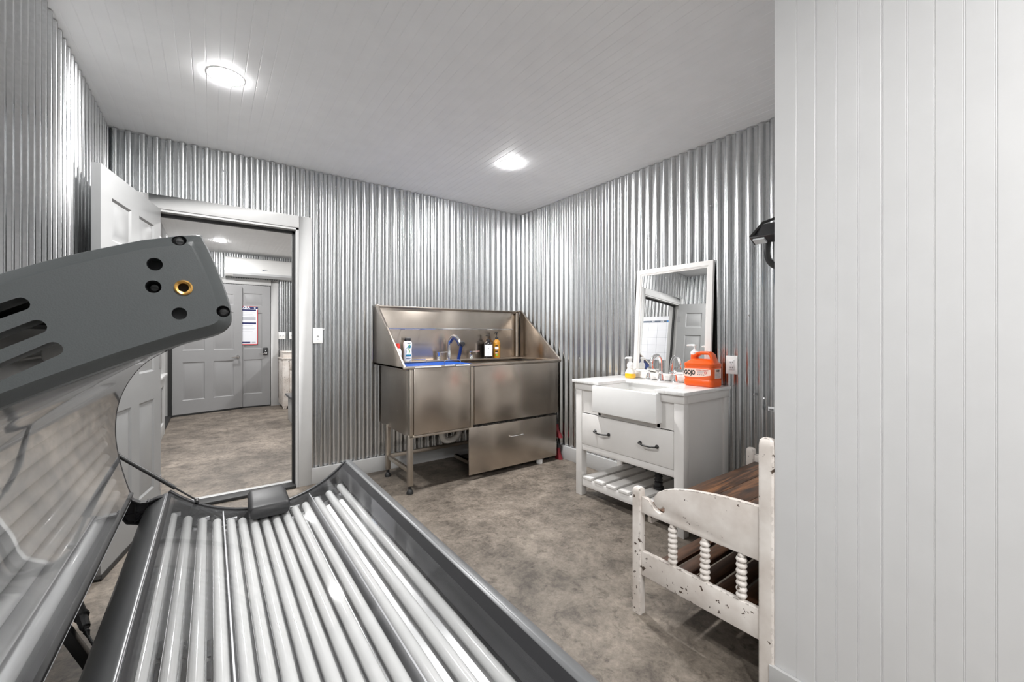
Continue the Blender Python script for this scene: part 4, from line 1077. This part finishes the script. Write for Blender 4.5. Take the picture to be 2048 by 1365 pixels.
pm = MB().lathe([(0.0265, 0.205), (0.0265, 0.222), (0.022, 0.226), (0.016, 0.228), (0.012, 0.236), (0.0065, 0.239), (0.0065, 0.258), (0.012, 0.260), (0.012, 0.268), (0.008, 0.272)], (jc, jy0 - 0.046, 0.8595), 'z', 20)
pm.tube([(jc, jy0 - 0.046, 0.8595 + 0.266), (jc, jy0 - 0.020, 0.8595 + 0.2665), (jc, jy0 + 0.010, 0.8595 + 0.264)], [0.0075, 0.0065, 0.005], 10)
pm.build('pump', WHITEP, jug, smooth=45)
xl = jx0 - 0.0003
lb = MB()
top_ = [(jy0 - 0.010 - 0.178*t, 0.8595 + 0.1125 + 0.0035*math.sin(math.pi*t)) for t in [k/10 for k in range(11)]]
bot_ = [(jy0 - 0.010 - 0.178*t, 0.8595 + 0.063 + 0.014*t**2 - 0.006*math.sin(math.pi*t)) for t in [k/10 for k in range(11)]]
lb.ext(top_ + bot_[::-1], 'x', xl, xl + 0.0015)
lab = lb.build('label', LABELP, jug, smooth=0, label='pale label with the product name')
ROTX = (R(90), 0, R(-90))
text('lettering', 'GOJO', 0.040, (xl - 0.0005, jy0 - 0.048, 0.8595 + 0.088), ROTX, INK, lab, bold=0.0016, sx=0.72)
text('lettering', 'NATURAL * ORANGE', 0.0085, (xl - 0.0005, jy0 - 0.132, 0.8595 + 0.1065), ROTX, REDP, lab)
for k in range(4):
    MB().box(xl - 0.0008, xl + 0.0004, jy0 - 0.148 + (0.004*k), jy0 - 0.100, 0.8595 + 0.0985 - 0.0042*k, 0.8595 + 0.1003 - 0.0042*k).build('print', INKG, lab)
for k in range(4):
    MB().box(xl - 0.0008, xl + 0.0004, jy0 - 0.107 - 0.0135*k, jy0 - 0.1015 - 0.0135*k, 0.8595 + 0.0745, 0.8595 + 0.0805).build('print', SLATE, lab)
rg_ = MB(); rg_.lathe([(0.0060, 0), (0.0085, 0), (0.0085, -0.0006), (0.0060, -0.0006), (0.0060, 0)], (xl - 0.0003, jy0 - 0.155, 0.8595 + 0.092), 'x', 20, cap=False); rg_.build('print', REDP, lab)
sl = MB().box(jx0 + 0.030, jx1 - 0.022, jy1 - 0.0003, jy1 + 0.001, 0.8595 + 0.055, 0.8595 + 0.117).build('label', LABELP, jug, label='side label')
text('lettering', 'GOJO', 0.018, (jc + 0.004, jy1 - 0.0008, 0.8595 + 0.104), (R(90), 0, 0), INK, sl, bold=0.0007, sx=0.8)
for k in range(7):
    MB().box(jx0 + 0.036, jx1 - 0.03, jy1 - 0.0010, jy1 + 0.0005, 0.8595 + 0.060 + 0.0052*k, 0.8595 + 0.0622 + 0.0052*k).build('print', INKG, sl)

# ------------------------------------------------------------------ foaming soap dispenser
sx_, sy_, sz_ = -0.150, -1.592, 0.8595
t = thing('soap_dispenser', 'clear foaming soap dispenser half full of yellow soap on the countertop', 'soap dispenser', (sx_, sy_, sz_))
def sr(w_, d_, z): return rrect(sx_, sy_, w_, d_, min(w_, d_)*0.35, sz_ + z)
MB().loft([sr(0.046, 0.072, 0), sr(0.052, 0.080, 0.004), sr(0.053, 0.082, 0.016), sr(0.051, 0.078, 0.037)]).build('soap', YELLOW, t, smooth=50, label='yellow liquid soap')
MB().loft([sr(0.0515, 0.0785, 0.0372), sr(0.047, 0.068, 0.052), sr(0.040, 0.050, 0.066), sr(0.036, 0.040, 0.078)]).build('bottle', CLEARP, t, smooth=50)
q = MB().lathe([(0.021, 0.076), (0.025, 0.088), (0.0255, 0.104), (0.020, 0.118), (0.012, 0.124), (0.011, 0.148), (0.015, 0.152), (0.015, 0.163), (0.010, 0.166)], (sx_, sy_, sz_), 'z', 20)
q.tube([(sx_, sy_, sz_ + 0.158), (sx_ - 0.03, sy_ + 0.012, sz_ + 0.159), (sx_ - 0.042, sy_ + 0.016, sz_ + 0.154)], [0.0085, 0.007, 0.006], 10)
q.build('pump', WHITEP, t, smooth=45)

# ------------------------------------------------------------------ distressed bench made from bed ends
bn = thing('bench', 'chippy white painted bench with spindle end panels and dark plank seat', 'bench', (-0.78, -2.78, 0))
def bench_end(xo, face):
    # outer face at xo; the panel sits inward
    sgn = 1 if face < 0 else -1
    p = MB().loft([rrect(xo + sgn*0.020, -2.520, a, b_, 0.008, z) for a, b_, z in ((0.040, 0.042, 0), (0.040, 0.042, 0.520), (0.036, 0.038, 0.533), (0.024, 0.026, 0.539))])
    p.build('post', CHIP, bn, smooth=40, label='short front post')
    p = MB().loft([rrect(xo + sgn*0.020, -3.031, a, b_, 0.008, z) for a, b_, z in ((0.040, 0.046, 0), (0.040, 0.046, 0.825), (0.036, 0.042, 0.845), (0.024, 0.028, 0.852))])
    p.build('post', CHIP, bn, smooth=40, label='tall back post')
    x0, x1 = sorted((xo + sgn*0.008, xo + sgn*0.030))
    # arched panel with a scroll notch near the front post
    pts = [(-2.538, 0.436), (-3.012, 0.436), (-3.012, 0.619), (-2.93, 0.617), (-2.864, 0.612), (-2.80, 0.604), (-2.74, 0.594), (-2.69, 0.581), (-2.650, 0.566), (-2.620, 0.547), (-2.604, 0.525)]
    pts += [(-2.601, 0.507), (-2.606, 0.493), (-2.617, 0.483), (-2.630, 0.481), (-2.641, 0.487), (-2.645, 0.497), (-2.651, 0.492), (-2.652, 0.478), (-2.645, 0.468), (-2.632, 0.463), (-2.616, 0.466), (-2.600, 0.476), (-2.588, 0.488), (-2.575, 0.500), (-2.562, 0.505), (-2.538, 0.508)]
    MB().ext(pts, 'x', x0, x1).build('end_panel', CHIP, bn, bevel=0.003, smooth=40, label='arched panel with scroll cut')
    MB().box(x0, x1, -3.012, -2.538, 0.172, 0.274).build('end_rail', CHIP, bn, bevel=0.003)
    xm = (x0 + x1) / 2
    for yy in (-2.683, -2.816, -2.947):
        prof = [(0.009, 0.272), (0.012, 0.278)]
        nb = 7; z0_, z1_ = 0.280, 0.424; hb_ = (z1_ - z0_) / nb
        for k in range(nb):
            for (rr, f) in ((0.0115, 0.02), (0.0165, 0.22), (0.0185, 0.5), (0.0165, 0.78), (0.0115, 0.98)):
                prof.append((rr, z0_ + hb_*(k + f)))
        prof += [(0.013, 0.426), (0.010, 0.434), (0.009, 0.438)]
        MB().lathe(prof, (xm, yy, 0), 'z', 16).build('spindle', CHIP, bn, smooth=60)
bench_end(-1.311, -1)
bench_end(-0.225, 1)
for k in range(4):
    y0 = -2.545 - 0.123 * k
    MB().box(-1.275, -0.258, y0 - 0.1215, y0, 0.445, 0.466).build('seat_plank', SEATW, bn, bevel=0.002)
for b_ in ((-2.575, -2.553), (-3.03, -3.008)):
    MB().box(-1.275, -0.258, *b_, 0.395, 0.4445).build('seat_rail', CHIP, bn, bevel=0.002)
for k in range(6):
    y0 = -2.552 - 0.082 * k
    MB().box(-1.268, -0.262, y0 - 0.062, y0, 0.188, 0.206).build('shelf_slat', SLATW, bn, bevel=0.002)
for b_ in ((-1.270, -1.235), (-0.30, -0.265)):
    MB().box(*b_, -3.03, -2.55, 0.166, 0.1875).build('shelf_rail', SLATW, bn)

# ------------------------------------------------------------------ work light on the right wall, half behind the partition
wl = thing('work_light', 'black flood work light on the right wall half hidden by the partition', 'work light', (-0.2, -2.63, 1.75))
def wp(a, b_): return Vector((-0.20, -2.63, 1.77)) + Vector((0.03, -0.06, 0.0)) * 0 + Vector((a, 0, b_))
hd = MB()
hd.loft([[(-0.265, -2.535, 1.755), (-0.265, -2.76, 1.755), (-0.215, -2.76, 1.735), (-0.215, -2.535, 1.735)],
         [(-0.215, -2.555, 1.835), (-0.215, -2.745, 1.835), (-0.125, -2.745, 1.80), (-0.125, -2.555, 1.80)]])
hd.build('lamp_head', BLACKP, wl, bevel=0.006)
hd = MB()
hd.loft([[(-0.275, -2.525, 1.762), (-0.275, -2.77, 1.762), (-0.21, -2.77, 1.730), (-0.21, -2.525, 1.730)],
         [(-0.280, -2.525, 1.752), (-0.280, -2.77, 1.752), (-0.215, -2.77, 1.720), (-0.215, -2.525, 1.720)]])
hd.build('lens_frame', BLACKP, wl, bevel=0.002)
MB().box(-0.270, -0.225, -2.60, -2.54, 1.7265, 1.7485).build('glass', mat('work_light_glass', (0.75, 0.77, 0.78), 0.15), wl, xf=Matrix.Translation((-0.248, 0, 1.738)) @ Matrix.Rotation(R(26), 4, 'Y') @ Matrix.Translation((0.248, 0, -1.738)))
MB().lathe([(0.010, 0), (0.010, 0.012), (0.004, 0.014)], (-0.19, -2.528, 1.748), 'y', 14).build('knob', ALU, wl)
MB().tube([(-0.275, -2.53, 1.758), (-0.20, -2.565, 1.845), (-0.15, -2.62, 1.872), (-0.06, -2.70, 1.88), (-0.022, -2.72, 1.86)], 0.008, 10).build('bracket', BLACKM, wl)
MB().tube(spline([(-0.17, -2.58, 1.74), (-0.165, -2.575, 1.66), (-0.15, -2.60, 1.60), (-0.11, -2.68, 1.56), (-0.024, -2.75, 1.55)], 5), 0.017, 12).build('stand_tube', BLACKM, wl, smooth=50)
MB().loft([rrect(-0.045, -2.60, 0.03, 0.05, 0.01, 1.50), rrect(-0.045, -2.60, 0.035, 0.06, 0.012, 1.60)]).build('cable_clip', PALEB, wl, smooth=50, label='pale blue plastic piece under the lamp')

# ------------------------------------------------------------------ things in the far room
ac = thing('air_conditioner', 'white split air conditioner unit on the end wall above the grey doors', 'air conditioner', (-2.05, 4.3, 2.30))
a_ = [(4.40, 2.135), (4.26, 2.135), (4.215, 2.17), (4.205, 2.20), (4.20, 2.40), (4.215, 2.425), (4.25, 2.435), (4.40, 2.435)]
MB().ext(a_, 'x', -2.60, -1.52).build('housing', WHITEP, ac, bevel=0.004)
MB().ext([(4.258, 2.131), (4.2105, 2.165), (4.2035, 2.195), (4.2005, 2.195), (4.207, 2.163), (4.256, 2.128)], 'x', -2.50, -1.55).build('air_flap', mat('grey_flap', (0.55, 0.56, 0.57), 0.35), ac)
MB().box(-2.08, -2.03, 4.2005, 4.204, 2.245, 2.252).lathe([(0.010, 0), (0.010, -0.0015)], (-2.095, 4.2025, 2.249), 'y', 12).build('logo', SLATE, ac)

po = thing('poster', 'notice poster with red border and navy headings taped to the far grey door', 'poster', (-2.34, 4.375, 1.0))
px0, px1, pz0, pz1, py = -2.565, -2.155, 1.035, 1.665, 4.3725
MB().box(px0, px1, py, py + 0.0015, pz0, pz1).build('sheet', PAPER, po)
for a0, a1, b0, b1 in ((px0, px1, pz0, pz0 + 0.012), (px0, px1, pz1 - 0.006, pz1), (px1 - 0.011, px1, pz0, pz1 - 0.05), (px0, px0 + 0.011, pz0, pz1 - 0.05)):
    MB().box(a0, a1, py - 0.0008, py + 0.0003, b0, b1).build('border', REDP, po)
hd_ = MB().box(px0, px1, py - 0.0009, py + 0.0003, pz1 - 0.042, pz1 - 0.006).build('heading_band', NAVY, po)
text('lettering', 'GEORGIA', 0.058, ((px0+px1)/2 - 0.03, py - 0.0014, pz1 - 0.0235), (R(90), 0, 0), PAPER, hd_, bold=0.0015)
star = [(px1 - 0.042 + (0.017 if k % 2 == 0 else 0.007)*math.sin(math.pi*k/5), pz1 - 0.0235 + (0.017 if k % 2 == 0 else 0.007)*math.cos(math.pi*k/5)) for k in range(10)]
MB().ext(star, 'y', py - 0.0016, py - 0.0009).build('star', PAPER, hd_, smooth=0)
for b0, b1, x1_ in ((1.590, 1.616, px1 - 0.025), (1.372, 1.402, px1 - 0.025), (1.058, 1.084, px1 - 0.105)):
    MB().box(px0 + 0.02, x1_, py - 0.0009, py + 0.0003, b0, b1).build('heading_band', NAVY, po)
MB().box(px0 + 0.02, px1 - 0.03, py - 0.0008, py + 0.0003, 1.44, 1.49).build('print', INKG, po)
for k in range(9):
    zz = (1.57, 1.555, 1.54, 1.525, 1.51, 1.35, 1.30, 1.285, 1.25)[k]
    MB().box(px0 + 0.02, px1 - 0.03 - 0.02*(k % 3), py - 0.0008, py + 0.0003, zz - 0.002, zz + 0.002).build('print', INKG, po)
MB().box(px1 - 0.085, px1 - 0.03, py - 0.0008, py + 0.0003, 1.06, 1.082).build('print', INKG, po)

ht = thing('cabinet', 'distressed white cupboard with arched door against the end wall', 'cabinet', (-1.45, 4.1, 0))
hx0, hx1, hy0, hy1 = -1.868, -1.10, 3.84, 4.36
MB().box(hx0 + 0.012, hx1, hy0 + 0.012, hy1, 0.05, 0.80).build('body', CHIP, ht, bevel=0.002)
MB().box(hx0 - 0.002, hx1 + 0.01, hy0 - 0.006, hy1, 0.80, 0.822).build('top', CHIP, ht, bevel=0.004)
MB().box(hx0 + 0.03, hx1, hy0 + 0.10, hy1, 0.822, 0.91).build('gallery', CHIP, ht, bevel=0.002)
MB().box(hx0 + 0.025, hx1, hy0 + 0.09, hy1, 0.91, 0.925).build('top_ledge', CHIP, ht, bevel=0.003)
MB().box(hx0 + 0.012, hx0 + 0.10, hy0, hy0 + 0.014, 0.05, 0.80).build('stile', CHIP, ht, bevel=0.002)
dw = MB().box(hx0 + 0.115, hx1 - 0.06, hy0 - 0.004, hy0 + 0.014, 0.64, 0.775).build('drawer', CHIP, ht, bevel=0.003)
MB().tube(arc2(0, 0, 0.045, 20, 160, 10) and [(hx0 + 0.21 + a, hy0 - 0.014, 0.69 + b) for a, b in arc2(0, 0, 0.045, 15, 165, 10)], 0.006, 8).build('pull', BLACKM, dw)
dr_ = MB().box(hx0 + 0.115, hx1 - 0.06, hy0 - 0.002, hy0 + 0.014, 0.10, 0.615).build('door', CHIP, ht, bevel=0.003)
ar = [(hx0 + 0.20 + 0.0, 0.14)] + [(hx0 + 0.40 + a, 0.38 + b) for a, b in arc2(0, 0, 0.20, 180, 0, 16)] + [(hx0 + 0.60, 0.14)]
MB().ext(ar + offs(ar, -0.018)[::-1], 'y', hy0 - 0.012, hy0 - 0.001).build('arch_moulding', CHIP, dr_)
for xx in (hx0 + 0.045, hx1 - 0.06):
    MB().loft([rrect(xx, hy0 + 0.04, 0.04, 0.05, 0.01, 0), rrect(xx, hy0 + 0.045, 0.075, 0.075, 0.012, 0.06)]).build('foot', CHIP, ht)

for nm, x_, lab in (('a', -1.80, 'white double switch plate beside the far door casing'), ('b', -1.655, 'white single switch plate beyond the double plate on the end wall')):
    w_ = 0.056 if nm == 'a' else 0.036
    t = thing('switch_plate', lab, 'light switch', (x_, 4.40, 1.18))
    MB().box(x_ - w_, x_ + w_, 4.398, 4.406, 1.125, 1.242).build('wall_plate', WHITEP, t, bevel=0.002)
    for dx in ((-0.023, 0.023) if nm == 'a' else (0,)):
        MB().box(x_ + dx - 0.005, x_ + dx + 0.005, 4.388, 4.3985, 1.178, 1.194).build('toggle', INKG, t)
t = thing('low_bench', 'low white bench with dark grey top just inside the far room', 'bench', (-1.60, 2.75, 0))
MB().box(-1.93, -1.25, 2.50, 3.0, 0.335, 0.365).build('top', DARKTOP, t, bevel=0.003)
MB().box(-1.90, -1.28, 2.53, 2.97, 0.0, 0.335).build('body', TRIM, t, bevel=0.003)

cal = thing('wall_calendar', 'large wall calendar with blue weekday bar, seen in the mirror', 'calendar', (-3.245, 0.66, 1.1))
cx_ = -3.2495; cy0, cw, nz_ = 0.095, 0.166, 5
MB().box(cx_ - 0.001, cx_, cy0, cy0 + cw*7, 1.165, 1.885).build('sheet', PAPER, cal)
for k in range(7):
    bn_ = MB().box(cx_ - 0.0005, cx_ + 0.0008, cy0 + cw*k + 0.001, cy0 + cw*(k+1) - 0.001, 1.790, 1.818).build('weekday_bar', SKYB if k in (0, 6) else SLATE, cal)
    if k < 3:
        text('lettering', ('SUN', 'MON', 'TUE')[k], 0.026, (cx_ + 0.0012, cy0 + cw*(k+0.5), 1.804), (R(90), 0, R(90)), PAPER, bn_, bold=0.0006)
gl_ = MB()
for k in range(8): gl_.box(cx_ - 0.0005, cx_ + 0.0005, cy0 + cw*k - 0.001, cy0 + cw*k + 0.001, 1.165, 1.79)
for k in range(nz_ + 1): gl_.box(cx_ - 0.0005, cx_ + 0.0005, cy0, cy0 + cw*7, 1.167 + 0.1235*k, 1.169 + 0.1235*k)
gl_.build('grid', SLATE, cal)
text('lettering', 'XOXOX', 0.034, (cx_ + 0.001, cy0 + 0.068, 1.842), (R(90), 0, R(90)), INK, cal, bold=0.0008)
mk = thing('marker', 'black marker hanging at the edge of the wall calendar', 'marker', (-3.24, 0.135, 1.34))
MB().tube([(-3.238, 0.137, 1.335), (-3.238, 0.134, 1.405)], 0.010, 10).build('body', BLACKP, mk)
MB().tube([(-3.238, 0.134, 1.405), (-3.238, 0.130, 1.46)], 0.0075, 10).build('cap', INKG, mk)
